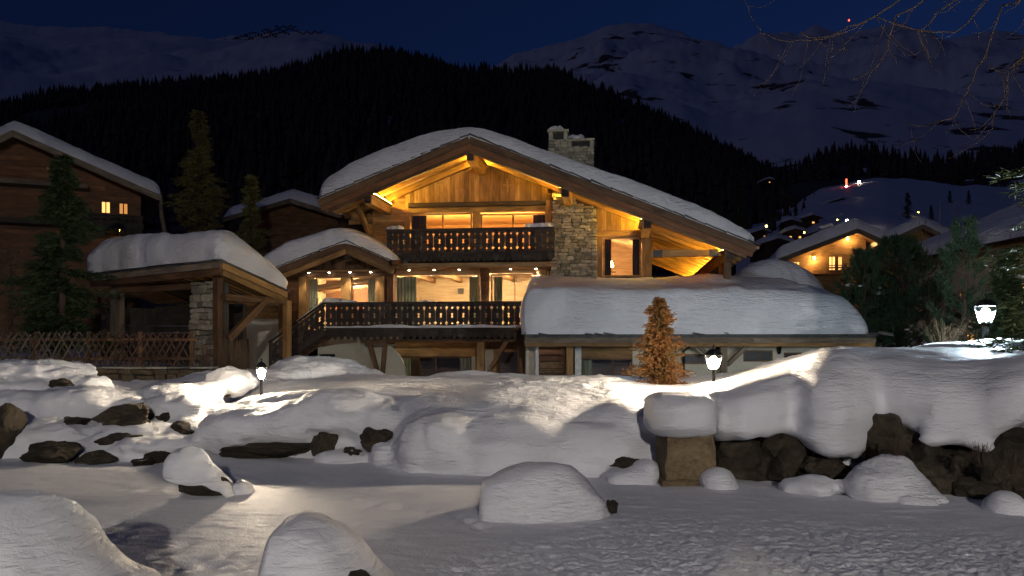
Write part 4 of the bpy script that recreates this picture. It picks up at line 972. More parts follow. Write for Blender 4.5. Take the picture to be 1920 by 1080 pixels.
for i in range(9):
    f = (i + .5) / 9; uu = us0 + (us1 - us0) * f; box('tread', stair, uu - .16, uu + .16, vL + .11, vL + 1.2, zs0 + (zs1 - zs0) * f - .10, zs0 + (zs1 - zs0) * f - .05, M['brown'])
n_ = 26; hr = [Vector((us0, 0, zs0 + hs + .1)).lerp(Vector((us1, 0, zs1 + hs + .1)), i / n_) for i in range(n_ + 1)]
tube('rail_snow', stair, [(p.x, vL, p.z) for p in hr[12:]], [.03 + .035 * abs(math.sin(i * 1.7)) for i in range(len(hr[12:]))], M['snow'], 8)
# ---- terrace level under the lower balcony
C.fbox('lintel', chalet, 742, 641, 896, 668, -.6, .2, M['honey'])
C.fbox('beam', chalet, 690, 636, 985, 641, vL + .4, .25, M['brown'])
window(C, chalet, 748, 668, 884, 752, -.42, (816,), M['brown'], .06)
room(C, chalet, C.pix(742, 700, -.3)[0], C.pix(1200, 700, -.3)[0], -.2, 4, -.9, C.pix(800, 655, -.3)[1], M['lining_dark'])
curtain(C, 752, 672, 770, 750, -.14, M['curtain'], 'sage curtain at the left edge of the dark terrace window', 3); curtain(C, 862, 672, 882, 750, -.14, M['curtain'], 'sage curtain at the right edge of the dark terrace window', 3)
C.fbox('post', chalet, 894, 638, 908, 760, vL + .5, .24, M['honey']); C.fbox('post', chalet, 970, 636, 983, 760, vL + .5, .24, M['brown'])
window(C, chalet, 925, 655, 975, 752, -.42, (), M['honey'], .12); C.fbox('header', chalet, 908, 640, 984, 655, -.55, .15, M['brown'])
for a, b, c, d_ in ((692, 640, 712, 712), (722, 645, 716, 712), (950, 640, 920, 690)):
    p = C.pix(a, b, vL + .6); q = C.pix(c, d_, vL + .6); beam('brace', chalet, (p[0], vL + .6, p[1]), (q[0], vL + .6, q[1]), .16, .18, M['brown'], (0, 1, 0))
C.fbox('bracket', chalet, 683, 638, 724, 646, vL + .3, 1.4, M['brown'])
# curved plaster wall under the stair
pts = []
uA, zA = C.pix(596, 716, -1.9); uB, zB = C.pix(706, 716, -1.9); zT = C.pix(650, 636, -1.9)[1]
poly = [(uA, -1), (uB + 1.2, -1), (uB + 1.2, .2)] + [(uB + 1.2 - 1.5 * (1 - math.cos(t)) , .2 + (zT - .2) * math.sin(t)) for t in [i * math.pi / 16 for i in range(1, 9)]] + [(uA, zT - .35)]
prism('stair_wall', chalet, poly, -1.9, -1.7, M['plaster'])
C.fbox('vent_opening', chalet, 598, 664, 628, 690, -1.92, .05, M['iron'])
# ------------------------------------------------------------------ low annex under deep snow
AN = Frame(6.6, 29.3, 3)
annex = AN.root('annex', 'low plaster annex in front of the chalet under a very deep roof of snow', 'building')
e0, ez = AN.pix(984, 628, 0); e1 = AN.pix(1642, 628, 0)[0]; es = .16; AD = 6.0
V = [(e0, 0, ez - .1), (e1, 0, ez - .1), (e1, AD, ez + es * AD - .1), (e0, AD, ez + es * AD - .1)]
V += [(x, y, z + .1) for x, y, z in V]
ar = mk('roof', V, [(0,3,2,1),(4,5,6,7),(0,1,5,4),(1,2,6,5),(2,3,7,6),(3,0,4,7)], M['slate'], annex)
x = e0 - .05
while x < e1:
    w = rng.uniform(.35, .75)
    for lay in range(2):
        o = box('slate', ar, x + rng.uniform(0, .1), x + w, -.14 + rng.uniform(-.05, .05) + lay * .05, .5, 0, rng.uniform(.03, .06), M['slate']); o.location.z = ez + .03 + lay * .055 + rng.uniform(-.008, .012); o.rotation_euler.x += es
    x += w * .93
for vv, z0_, z1_, mt in ((-.06, ez - .27, ez - .105, 'grey'), (.03, ez - .40, ez - .275, 'honey')):
    u = e0
    while u < e1 - .05:
        L2 = min(rng.uniform(3.2, 4.4), e1 - u); 
        if e1 - u - L2 < 1: L2 = e1 - u
        box('fascia_board', annex, u, u + L2 - .006, vv, vv + .06, z0_, z1_, M[mt]); u += L2
def th_an(U, V_):
    t = np.clip((U - (e1 - 1.9)) / 1.55, 0, 1)
    return 1.42 * np.sqrt(np.clip(1 - t ** 1.9, 0.0, 1)) * (1 + .05 * np.sin(U * 1.1)) + .03
roof_snow(annex, e0 - .12, e1 - .28, -.16, AD + .2, lambda U, V_: ez + es * V_ + .06, th_an, .34, .62, 190, 50, 21, .045, sag=.09)
# walls, posts, openings of the annex
wv = 1.3
def aw(x0, y0, x1, y1, mat, v=wv, th=.2, name='wall'): return AN.fbox(name, annex, x0, y0, x1, y1, v, th, M[mat])
aw(1272, 630, 1560, 760, 'plaster'); aw(1186, 630, 1271.5, 760, 'plaster', wv + .02); aw(986, 634, 1004, 760, 'plaster')
box('wall', annex, AN.pix(1560, 640, wv)[0] - .2, AN.pix(1560, 640, wv)[0], wv + .2, AD, -.8, ez + .2, M['plaster']); box('wall', annex, e0 + .3, e1 - 1.2, AD - .2, AD, -.8, ez + .7, M['plaster'])
aw(1062, 637, 1075, 760, 'honey', .4, .22, 'post'); aw(1351, 636, 1364, 760, 'grey', .4, .2, 'post')
for a, b, c, d_ in ((1299, 638, 1330, 668), (1412, 638, 1364, 684)):
    p = AN.pix(a, b, .5); q = AN.pix(c, d_, .5); beam('brace', annex, (p[0], .5, p[1]), (q[0], .5, q[1]), .14, .18, M['grey'], (0, 1, 0))
aw(1004, 637, 1010, 760, 'white', .9, .2, 'post'); aw(1057, 637, 1062, 760, 'brown', .9, .2, 'post'); aw(1004, 636, 1062, 641, 'white', .85, .2, 'lintel')
for y in (643, 655, 667, 679): aw(1010.5, y, 1056.5, y + 9.5, 'red', .95, .04, 'louvre_board')
aw(1010, 640, 1057, 760, 'red', 1.5, .1); aw(1010.5, 700, 1056.5, 704, 'brown', .9, .6, 'shelf')
aw(1078, 645, 1090, 760, 'white', wv - .1, .2, 'post'); aw(1090, 643, 1186, 672, 'honey', wv - .05, .2, 'lintel')
window(AN, annex, 1090, 672, 1186, 752, wv, (1150,), M['brown'], .05); curtain(AN, 1093, 674, 1110, 750, wv + .28, M['curtain'], 'sage curtain in the dark annex window left of the dwarf spruce', 3)
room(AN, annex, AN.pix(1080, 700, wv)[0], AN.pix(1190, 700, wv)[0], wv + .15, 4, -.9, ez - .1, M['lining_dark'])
for a, b, c, d_ in ((1280, 664, 1346, 683), (1394, 657, 1449, 678), (1470, 661, 1503, 675)):
    w = window(AN, annex, a, b, c, d_, wv - .03, ((a + c) / 2,), M['brown'], .06); u0, u1, z0, z1 = AN.rect(a, b, c, d_, wv); mbox('dark_backing', w, [(u0 + .03, u1 - .03, wv - .006, wv - .002, z0 + .03, z1 - .03)], M['iron'])  # black sheet on the solid wall makes these windows dark
p = [AN.pix(1298, 637, .2), AN.pix(1296, 648, .4), AN.pix(1282, 658, 1.1)]
tube('downpipe', annex, [(p[0][0], .2, p[0][1]), (p[1][0], .4, p[1][1]), (p[2][0], 1.15, p[2][1]), (p[2][0], 1.15, -.5)], .05, M['iron'])
# firewood under the louvres
V = []; Fc = []
for r_ in range(5):
    for i in range(9):
        u0, z0 = AN.pix(1013 + i * 5 + (r_ % 2) * 2.5, 698 - r_ * 4.2, .95); b = len(V); rr = rng.uniform(.034, .05)
        v_, f_ = tube_data([(u0, .92 + rng.uniform(-.04, .04), z0 + .02), (u0, 1.4, z0 + .02)], [rr, rr], 7); V += [tuple(q) for q in v_]; Fc += [tuple(b + j for j in f) for f in f_]
fw = mk('firewood', V, Fc, M['firewood'], None); fw.location = (AN.O.x, AN.O.y, 0); fw.rotation_euler = (0, 0, -AN.a); tag(fw, 'split firewood stacked below the red louvre boards of the annex', 'firewood', kind='stuff')

# ------------------------------------------------------------------ lanterns
def lantern(name, label, loc, post_h, s, mat_b, rz_=0.3, color=None, group='garden lanterns', post_r=.03):
    t = empty(name, loc, rz_, label, 'lantern', group)
    tube('post', t, [(0, 0, -.6), (0, 0, .0), (0, 0, post_h * .9), (0, 0, post_h)], [post_r * s, post_r * s, post_r * .9 * s, post_r * 1.15 * s], M['iron'], 8)
    z0 = post_h; b, w, h = .055 * s, .105 * s, .24 * s
    mbox('lantern_base', t, [(-b - .01, b + .01, -b - .01, b + .01, z0, z0 + .02 * s)], M['iron'])
    for i in range(4):
        an = math.pi / 4 + i * math.pi / 2; c_, s_ = math.cos(an) * 1.414, math.sin(an) * 1.414
        tube('corner_bar', t, [(c_ * b, s_ * b, z0 + .02 * s), (c_ * w, s_ * w, z0 + .02 * s + h)], .008 * s, M['iron'], 5)
    for i in range(4):
        an = i * math.pi / 2; R_ = Matrix.Rotation(an, 3, 'Z')
        q = [R_ @ Vector(p) for p in ((b, -b, z0 + .025 * s), (b, b, z0 + .025 * s), (w, w, z0 + .015 * s + h), (w, -w, z0 + .015 * s + h))]
        q2 = [p * 1.0 + (R_ @ Vector((.003, 0, 0))) for p in q]
        mk('pane', [tuple(p) for p in q + q2], [(0,1,2,3),(7,6,5,4),(0,4,5,1),(1,5,6,2),(2,6,7,3),(3,7,4,0)], M['lantern_glass'], t)
    zt = z0 + .02 * s + h; r = w * 1.08
    V = [(-r,-r,zt),(r,-r,zt),(r,r,zt),(-r,r,zt),(-r*.45,-r*.45,zt+.09*s),(r*.45,-r*.45,zt+.09*s),(r*.45,r*.45,zt+.09*s),(-r*.45,r*.45,zt+.09*s)]
    cap = mk('lantern_roof', V, [(0,3,2,1),(4,5,6,7),(0,1,5,4),(1,2,6,5),(2,3,7,6),(3,0,4,7)], M['iron'], t)
    tube('finial', cap, [(0, 0, zt + .09 * s), (0, 0, zt + .12 * s), (0, 0, zt + .14 * s), (0, 0, zt + .18 * s)], [.03 * s, .012 * s, .022 * s, .004 * s], M['iron'], 8)
    bm = bmesh.new(); bmesh.ops.create_icosphere(bm, subdivisions=2, radius=.066 * s)
    for v in bm.verts: v.co.z = v.co.z * 1.45 + z0 + .14 * s
    me = bpy.data.meshes.new('bulb'); bm.to_mesh(me); bm.free(); me.materials.append(mat_b); me.polygons.foreach_set('use_smooth', [True] * len(me.polygons)); link('bulb', me, t)
    return t
def bulb_mat(name, c, watts, s):
    r = .066 * s; area = 4 * math.pi * r * r * 1.4
    return emit(name, c, watts / (math.pi * area))
STREET = 12000
L1 = at(490, 757, 13.4); L2 = at(1338, 708, 11.5); L3 = at(1848, 652, 16.0)
lantern('garden_lantern', 'lit black garden lantern on a thin post by the stairs, left', (L1.x, L1.y, L1.z), .37, .80, bulb_mat('bulb_warm', (1, .82, .60), 390, .80))
lantern('garden_lantern', 'lit black garden lantern half buried beside the rusty dwarf spruce', (L2.x, L2.y, L2.z), .10, .80, bulb_mat('bulb_warm_bright', (1, .82, .60), 640, .80), .5)
lantern('garden_lantern', 'lit garden lantern with cold white light before the dark pines, far right', (L3.x, L3.y, L3.z - .05), .48, 1.35, bulb_mat('bulb_cold', (.70, .88, 1.0), 1500, 1.35), .2, post_r=.05)
slp = empty('street_lamp', (3.0, -24.0, -.1), 0, 'tall lit street lamp on the road behind the viewpoint, outside the picture', 'lamp')
tube('post', slp, [(0, 0, 0), (0, 0, .4), (0, 0, 8.6)], [.12, .07, .05], M['iron'], 10); tube('lamp_hood', slp, [(0, 0, 8.98), (0, 0, 9.1), (0, 0, 9.25)], [.34, .30, .06], M['iron'], 14)
tube('lamp_globe', slp, [(0, 0, 8.56), (0, 0, 8.62), (0, 0, 8.78), (0, 0, 8.94), (0, 0, 8.97)], [.10, .2, .25, .2, .12], emit('street_light', (1, .93, .88), STREET / (math.pi * .62)), 14)
for px, lb in ((1461, 'unlit black wall lantern on the annex plaster between two small windows'), (1346, 'unlit black wall lantern beside the braced annex post')):
    u, z = AN.pix(px, 664, wv - .14); p = AN.O + AN.X * u + AN.Y * (wv - .14)
    t = empty('wall_lantern', (p.x, p.y, z), -AN.a, lb, 'lantern', 'wall lanterns on the annex')
    tube('lantern_body', t, [(0, 0, 0), (0, 0, .03), (0, 0, .27), (0, 0, .28), (0, 0, .36), (0, 0, .42)], [.03, .06, .095, .12, .05, .01], M['iron'], 6); mbox('bracket', t, [(-.02, .02, 0, .14, .1, .14)], M['iron'])

# ------------------------------------------------------------------ open garden pavilion
pc = at(412, 487, 27); pl = at(165, 515, 31); pa = math.degrees(math.atan2(-(pc.y - pl.y), pc.x - pl.x))
PV = Frame(pc.x, pc.y, pa); pav = PV.root('pavilion', 'open garden pavilion with lean-to roof under a thick pillow of snow', 'pavilion')
plen = (Vector((pc.x, pc.y)) - Vector((pl.x, pl.y))).length
vR, zR = 0, 0
for t in np.linspace(.5, 8, 200):
    p = PV.O + PV.Y * t
    if HX + F * p.x / p.y >= 537: vR = float(t); zR = CZ + 95 * p.y / F; break
ps = (zR - pc.z) / vR; pe = (pl.z - pc.z) / plen
def pz(u, v): return pc.z - .03 + pe * (-u) + ps * v
def slab(name, parent, u0, u1, v0, v1, zf, th, mat):
    V = [(u, v, zf(u, v) - th) for u, v in ((u0, v0), (u1, v0), (u1, v1), (u0, v1))]; V += [(x, y, z + th) for x, y, z in V]
    return mk(name, V, [(0,3,2,1),(4,5,6,7),(0,1,5,4),(1,2,6,5),(2,3,7,6),(3,0,4,7)], mat, parent)
prf = slab('roof', pav, -plen, 0, 0, vR, pz, .10, M['slate'])
for k in range(22):
    f0 = -plen * (k + 1) / 22; f1 = -plen * k / 22
    beam('slate', prf, (f0, .12 + rng.uniform(-.05, .03), pz(f0, .1) + .035), (f1 + .02, .12, pz(f1, .1) + .03 + rng.uniform(-.01, .02)), .4, .05, M['slate'])
for k in range(8):
    f0 = vR * k / 8; f1 = vR * (k + 1.05) / 8
    beam('slate', prf, (-.13, f0, pz(0, f0) + .035), (-.13 + rng.uniform(-.04, .04), f1, pz(0, f1) + .03 + rng.uniform(-.01, .02)), .4, .05, M['slate'])
beam('fascia_board', pav, (-plen, .02, pz(-plen, 0) - .12), (.02, .02, pz(0, 0) - .12), .06, .20, M['grey']); beam('fascia_board', pav, (-plen + .05, .09, pz(-plen, 0) - .33), (-.06, .09, pz(0, 0) - .33), .08, .20, M['brown'])
beam('fascia_board', pav, (.02, .06, pz(0, 0.06) - .12), (.02, vR, pz(0, vR) - .12), .06, .20, M['honey']); beam('fascia_board', pav, (-.06, .14, pz(0, .14) - .32), (-.06, vR - .05, pz(0, vR) - .32), .08, .18, M['honey'])
for k in range(16):
    u = -.2 - k * .3
    if u > -plen + .2: beam('rafter', pav, (u, .14, pz(u, .14) - .20), (u, vR - .05, pz(u, vR - .05) - .20), .10, .16, M['honey'] if k < 8 else M['brown'])
slab('ceiling', pav, -plen + .05, -.12, .05, vR - .05, lambda u, v: pz(u, v) - .104, .02, M['honey'])
roof_snow(pav, -plen - .1, .05, -.05, vR + .12, lambda U, V_: pc.z + pe * (-U) + ps * V_ + .03, lambda U, V_: 1.25 * np.interp(U, [-plen, -plen + .8, -.9, 0], [.85, 1.1, 1.0, .72]) * np.interp(V_, [0, 1.2, vR - .5, vR], [.95, 1.05, .8, .55]), .55, .5, 90, 34, 33, .05, sag=.1)
# pillar, posts, back wall
def pvz(px, py, v): return PV.pix(px, py, v)
u0 = pvz(356, 600, .35)[0]; u1 = pvz(400, 600, .35)[0]; zb = pvz(378, 700, .35)[1]; zt_ = pz((u0 + u1) / 2, .4) - .45
pil = mbox('stone_pillar', pav, [(u0 + .05, u1 - .05, .42, 1.0, zb - .4, zt_)], M['mortar'])
stonework(pil, u0, u1, zb, zt_, .40, M['stone'], .10, .24, .22, .55, None, .14)
R90 = Matrix.Rotation(math.pi / 2, 3, 'Z')
n_ = Matrix.Translation((u1, .4, 0))
for a, b, mt, v in ((399, 408, 'brown', .22), (190, 204, 'brown', .9), (206, 224, 'grey', .3)):
    q0 = pvz(a, 600, v)[0]; q1 = pvz(b, 600, v)[0]; box('post', pav, q0, q1, v, v + .2, zb - .4, pz(q0, v) - .43, M[mt])
box('back_wall', pav, -plen + .4, u0 + .15, vR - .35, vR - .2, zb - .5, pz(-plen / 2, vR) - .3, M['dark']); box('end_wall', pav, -plen + .3, -plen + .45, .5, vR - .35, zb - .5, pz(-plen, vR) - .3, M['dark'])
box('beam', pav, -plen + .4, u0, .35, .55, pz(-plen, 0) - .66, pz(-plen, 0) - .46, M['brown'])
for py in (609, 622):
    p = pvz(224, py, .45); q = pvz(354, py + 2, .45); tube('wire', pav, [(p[0], .45, p[1]), ((p[0] + q[0]) / 2, .45, (p[1] + q[1]) / 2 - .02), (q[0], .45, q[1])], .012, M['steel'], 5)
zt2 = pvz(405, 558, .3)[1]
beam('tie_beam', pav, (-.15, .3, zt2), (-.15, vR + .1, zt2 - .02), .18, .2, M['brown']); beam('brace', pav, (-.12, .42, zt2 - 1.35), (-.12, vR * .72, zt2 + .02), .18, .22, M['brown'])
box('post', pav, -.25, -.05, vR + .05, vR + .27, zb - .4, pz(0, vR) - .3, M['honey'])
# plaster wing of the chalet behind the pavilion
C.fbox('wing_wall', chalet, 403, 598, 526, 740, -1.4, .2, M['plaster'])
for y in (561, 573.5, 586): C.fbox('wall_plank', chalet, 403, y, 522, y + 12, -1.44, .2, M['honey'])
C.fbox('cellar_door', chalet, 414, 635, 466, 730, -1.46, .05, M['red'])
u0, u1, z0, z1 = C.rect(478, 627, 501, 639, -1.47)
mbox('vent_grille', chalet, [(u0, u1, -1.47, -1.41, z0, z0 + .03), (u0, u1, -1.47, -1.41, z1 - .03, z1)] + [(u0, u1, -1.465, -1.415, z0 + (z1 - z0) * f - .015, z0 + (z1 - z0) * f + .015) for f in (.25, .5, .75)], M['white'])
C.fbox('post', chalet, 522, 545, 536, 740, -1.6, .2, M['honey']); 
u, z = C.pix(533, 548, -1.7); tube('downpipe', chalet, [(u, -1.75, z), (u, -1.75, -.3)], .05, M['copper'])

# ------------------------------------------------------------------ lattice fence on its low stone wall
fd = 23.2; fx0, fz0 = at(-40, 686, fd).x, at(0, 686, fd).z; fx1 = at(364, 686, fd).x; fh = 63 * fd / F
fen = empty('lattice_fence', (fx0, fd, fz0), 0, 'low lattice fence of crossed half-round slats beside the pavilion', 'fence')
sp = 12.6 * fd / F; lean = .52; nsl = int((fx1 - fx0 - lean) / sp)
for i in range(nsl + 1):
    a = i * sp
    for sgn in (1, -1):
        x0_ = a + (0 if sgn > 0 else lean); x1_ = a + (lean if sgn > 0 else 0); j = rng.uniform(-.03, .03)
        beam('lattice_slat', fen, (x0_ + j, -.02 * sgn, rng.uniform(-.03, .02)), (x1_ + j + rng.uniform(-.02, .02), -.02 * sgn, fh + rng.uniform(-.05, .03)), .03, .045, M['fence_red'] if i > nsl * .55 else M['fence_grey'], (0, -1, .3))
for zz in (.2, fh - .2): beam('rail', fen, (-.1, .055, zz), (fx1 - fx0 + .05, .055, zz), .05, .07, M['brown'])
for i in range(5):
    xx = .1 + i * (fx1 - fx0 - .2) / 4; beam('post', fen, (xx, .12, -.5), (xx, .12, fh + .02), .09, .09, M['brown'], (0, 1, 0))
wd = 22.9; wx0 = at(150, 700, wd).x; wx1 = at(398, 700, wd).x; wz1 = at(0, 688, wd).z
gw = empty('stone_wall', (wx0, wd, wz1), 0, 'low dry stone wall under the lattice fence', 'wall')
mbox('wall_core', gw, [(.05, wx1 - wx0 - .05, .1, .5, -.9, -.06)], M['mortar']); stonework(gw, 0, wx1 - wx0, -.6, -.05, .06, M['pillar'], .13, .26, .25, .6, None, .2)
for i in range(6):
    L_6 = (wx1 - wx0) / 6; mbox('cap_stone', gw, [(i * L_6 + .01, (i + 1) * L_6 - .01, -.06, .5, -.045 + rng.uniform(-.01, .01), .0)], M['stone'])

# ------------------------------------------------------------------ neighbouring and village houses
def gable_house(name, label, fr, A, L, R, vg, depth, zg, wall, snow_t, wins=(), inset=.8, group=None, barge=.3, rough=True, nu=40):
    t = fr.root(name, label, 'house', group, 0)
    a = fr.pix(A[0], A[1], vg); l = fr.pix(L[0], L[1], vg); r = fr.pix(R[0], R[1], vg)
    th = max(.08, barge * .4)
    def z_(u): return a[1] - ((a[1] - l[1]) / (a[0] - l[0]) * (a[0] - u) if u < a[0] else (a[1] - r[1]) / (r[0] - a[0]) * (u - a[0]))
    def zv(U): return np.where(U < a[0], a[1] - (a[1] - l[1]) / (a[0] - l[0]) * (a[0] - U), a[1] - (a[1] - r[1]) / (r[0] - a[0]) * (U - a[0]))
    prism('roof', t, [a, (a[0], a[1] - th), (l[0], l[1] - th), l], vg, depth, M['brown']); prism('roof', t, [a, r, (r[0], r[1] - th), (a[0], a[1] - th)], vg, depth, M['brown'])
    for E in (l, r): beam('barge_board', t, (a[0], vg - .03, a[1] - barge * .55), (E[0], vg - .03, E[1] - barge * .55), .06, barge, M['grey'] if barge > .25 else M['far_wood'])
    ul_, ur_ = l[0] + inset, r[0] - inset
    prism('wall', t, [(ul_, zg), (ur_, zg), (ur_, z_(ur_) - th - .01), (a[0], a[1] - th - .01), (ul_, z_(ul_) - th - .01)], 0, depth - .5, wall)
    rr = min(.6, snow_t * .8)
    roof_snow(t, l[0] - .04, r[0] + .04, vg - .05, depth, lambda U, V_: zv(U), lambda U, V_: U * 0 + snow_t, rr, rr, nu, max(12, nu // 3), len(label), .06, sag=.03)
    for w in wins:
        u0, u1, z0, z1 = fr.rect(w[0], w[1], w[2], w[3], -.04); k = min(.08, (u1 - u0) * .12)
        f = mbox('window', t, [(u0, u1, -.06, -.005, z0, z0 + k), (u0, u1, -.06, -.005, z1 - k, z1), (u0, u0 + k, -.058, -.007, z0 + k, z1 - k), (u1 - k, u1, -.058, -.007, z0 + k, z1 - k), ((u0 + u1) / 2 - k / 2, (u0 + u1) / 2 + k / 2, -.058, -.007, z0 + k, z1 - k)], M['far_wood'])
        mbox('pane', f, [(u0 + k, u1 - k, -.03, -.02, z0 + k, z1 - k)], M[w[4]])
    return t, a, l, r, z_
LN = Frame(-24.5, 44, -25)
nb, na, nl, nr, nz = gable_house('neighbour_chalet', 'dark log chalet at the left edge with two amber windows under the eave', LN, (24, 244), (-250, 372), (301, 366), -2.0, 9, .5, M['red'], .62,
    [(189, 377, 208, 401, 'win'), (222, 380, 241, 403, 'win_dim'), (85, 312, 112, 322, 'win_dim')], .9, nu=60)
for y in (345, 420):
    u0, u1, z0, z1 = LN.rect(0, y - 6, 165 if y < 400 else 270, y + 3, -1.2); mbox('balcony_beam', nb, [(u0 - 3, u1, -1.3, -.01, z0, z1)], M['grey'] if y < 400 else M['dark'])
u0, u1, z0, z1 = LN.rect(150, 402, 268, 442, -1.25); bl = mbox('balcony', nb, [(u0, u1, -1.3, -1.2, z1 - .08, z1)], M['dark']); carved_row(bl, u0, u1, -1.25, z0, z1 - .08, 16, M['dark'])
for y in range(300, 440, 9):
    u0, u1, z0, z1 = LN.rect(0, y, 250, y + 8, -.05)
    um = min(u1, na[0] + (na[1] - .5 - z1) / ((na[1] - nr[1]) / (nr[0] - na[0])), nr[0] - 1.2)
    if (y < 370 or y > 405): box('wall_log', nb, u0 - 4, um, -.07, -.005, z0, z1 - .01, M['red'])
for py, px in ((368, 204), (374, 228)):
    pass
p = LN.pix(222, 430, -.6); m_ = LN.root('porch_lamp', 'tiny glowing porch lamp behind the carved balcony of the dark log chalet', 'lamp'); q = LN.O + LN.X * p[0] + LN.Y * -.6; m_.location = (q.x, q.y, p[1])
tube('lamp_glass', m_, [(0, 0, -.1), (0, 0, .1)], [.07, .09], M['spark_y'], 8); tube('lamp_cap', m_, [(0, 0, .1), (0, 0, .16)], [.12, .02], M['iron'], 8)
q0 = LN.pix(301, 362, -1.8); q1 = LN.pix(312, 440, -1.8)
bp = tube('birch_post', None, [tuple(LN.O.x * 0 + c_ for c_ in (0, 0, 0)), (.05, 0, -1.2), (.30, 0, -2.4), (.45, 0, -4.2)], [.09, .11, .12, .13], M['grey'], 10)
q = LN.O + LN.X * q0[0] + LN.Y * -1.8; bp.location = (q.x, q.y, q0[1]); tag(bp, 'pale trunk standing at the eave end of the dark log chalet', 'trunk')
BK = Frame(-17, 62, 10)
gable_house('back_chalet', 'snow-roofed chalet standing behind the small gabled bay', BK, (545, 372), (418, 408), (640, 402), -1.5, 9, 2, M['brown'], .75, (), .9, nu=40)
RC = Frame(24, 58, 12)
rc, ra_, rl_, rr_, rzf = gable_house('right_chalet', 'warmly lit timber chalet with two glowing windows behind the pines', RC, (1608, 428), (1456, 486), (1662, 452), -2.0, 10, 1.5, M['honey'], .8,
    [(1553, 480, 1567, 510, 'win'), (1571, 481, 1579, 507, 'win'), (1487, 490, 1500, 505, 'win'), (1630, 470, 1638, 495, 'win')], .9, nu=60)
u0, u1, z0, z1 = RC.rect(1525, 497, 1580, 512, -.9); bl = mbox('balcony', rc, [(u0, u1, -1.0, -.01, z0 - .1, z0), (u0, u1, -1.0, -.94, z1 - .06, z1)] + [(u0, u1, -1.0, -.96, z0 + .1 + i * .2, z0 + .2 + i * .2) for i in range(2)], M['honey'])
for px, py, e in ((1527, 484, 110), (1632, 446, 90), (1590, 447, 90)):
    u, z = RC.pix(px, py, -.35); d_ = tube('wall_lamp', rc, [(u, -.2, z - .1), (u, -.2, z + .12)], [.07, .09], M['spark_y'], 8)
    light(RC, 'POINT', u, -.45, z - .1, e, (1, .60, .22), .08)
RC2 = Frame(29.5, 57, 12)
gable_house('right_rear_house', 'second snowy roof rising right behind the lit timber chalet', RC2, (1730, 420), (1640, 462), (1800, 455), -1, 9, 1.5, M['honey'], .7, (), .8, nu=36)
bh = empty('cream_house', (21.2, 30, 0), 0, 'cream plastered house with a broad snowy roof at the right edge', 'house')
bze = 5.85
mbox('wall', bh, [(0, .25, 0, 15, 0, bze - .1), (.25, 12, 0, .25, 0, bze - .1), (.25, 12, 14.75, 15, 0, bze - .1)], M['cream'])
V = [(-.6, -1, bze - .25), (6.5, -1, bze + 2.6), (6.5, 16, bze + 2.6), (-.6, 16, bze - .25)]; V += [(x, y, z + .2) for x, y, z in V]
mk('roof', V, [(0,3,2,1),(4,5,6,7),(0,1,5,4),(1,2,6,5),(2,3,7,6),(3,0,4,7)], M['brown'], bh)
V = [(13.6, -1, bze - .25), (6.5, -1, bze + 2.6), (6.5, 16, bze + 2.6), (13.6, 16, bze - .25)]; V += [(x, y, z + .2) for x, y, z in V]
mk('roof', V, [(0,1,2,3),(7,6,5,4),(4,5,1,0),(5,6,2,1),(6,7,3,2),(7,4,0,3)], M['brown'], bh)
for xx in (0.0,):
    prism('gable_wall', bh, [(0, bze - .1), (13, bze - .1), (6.5, bze + 2.4)], .0, .25, M['cream']); prism('gable_wall', bh, [(0, bze - .1), (13, bze - .1), (6.5, bze + 2.4)], 14.75, 15, M['cream'])
beam('gutter', bh, (-.68, -1, bze - .1), (-.68, 16, bze - .1), .14, .12, M['copper']); beam('fascia_board', bh, (-.57, -1, bze - .22), (-.57, 16, bze - .22), .06, .22, M['honey'])
roof_snow(bh, -.6, 13.6, -1.05, 16.05, lambda U, V_: bze + 2.8 - np.abs(U - 6.5) * .4014, lambda U, V_: U * 0 + .62, .7, .6, 60, 40, 71, .05)
for y0, z0, mt in ((4.6, 3.0, 'win'), (4.6, .8, 'win_dim'), (9.5, 3.0, 'win_dim'), (9.0, .9, 'win')):
    f = mbox('window', bh, [(-.05, .02, y0, y0 + .9, z0, z0 + .07), (-.05, .02, y0, y0 + .9, z0 + 1.0, z0 + 1.07), (-.047, .017, y0, y0 + .07, z0 + .07, z0 + 1.0), (-.047, .017, y0 + .83, y0 + .9, z0 + .07, z0 + 1.0), (-.047, .017, y0 + .42, y0 + .48, z0 + .07, z0 + 1.0)], M['brown'])
    mbox('pane', f, [(-.02, -.012, y0 + .07, y0 + .83, z0 + .07, z0 + 1.0)], M[mt])
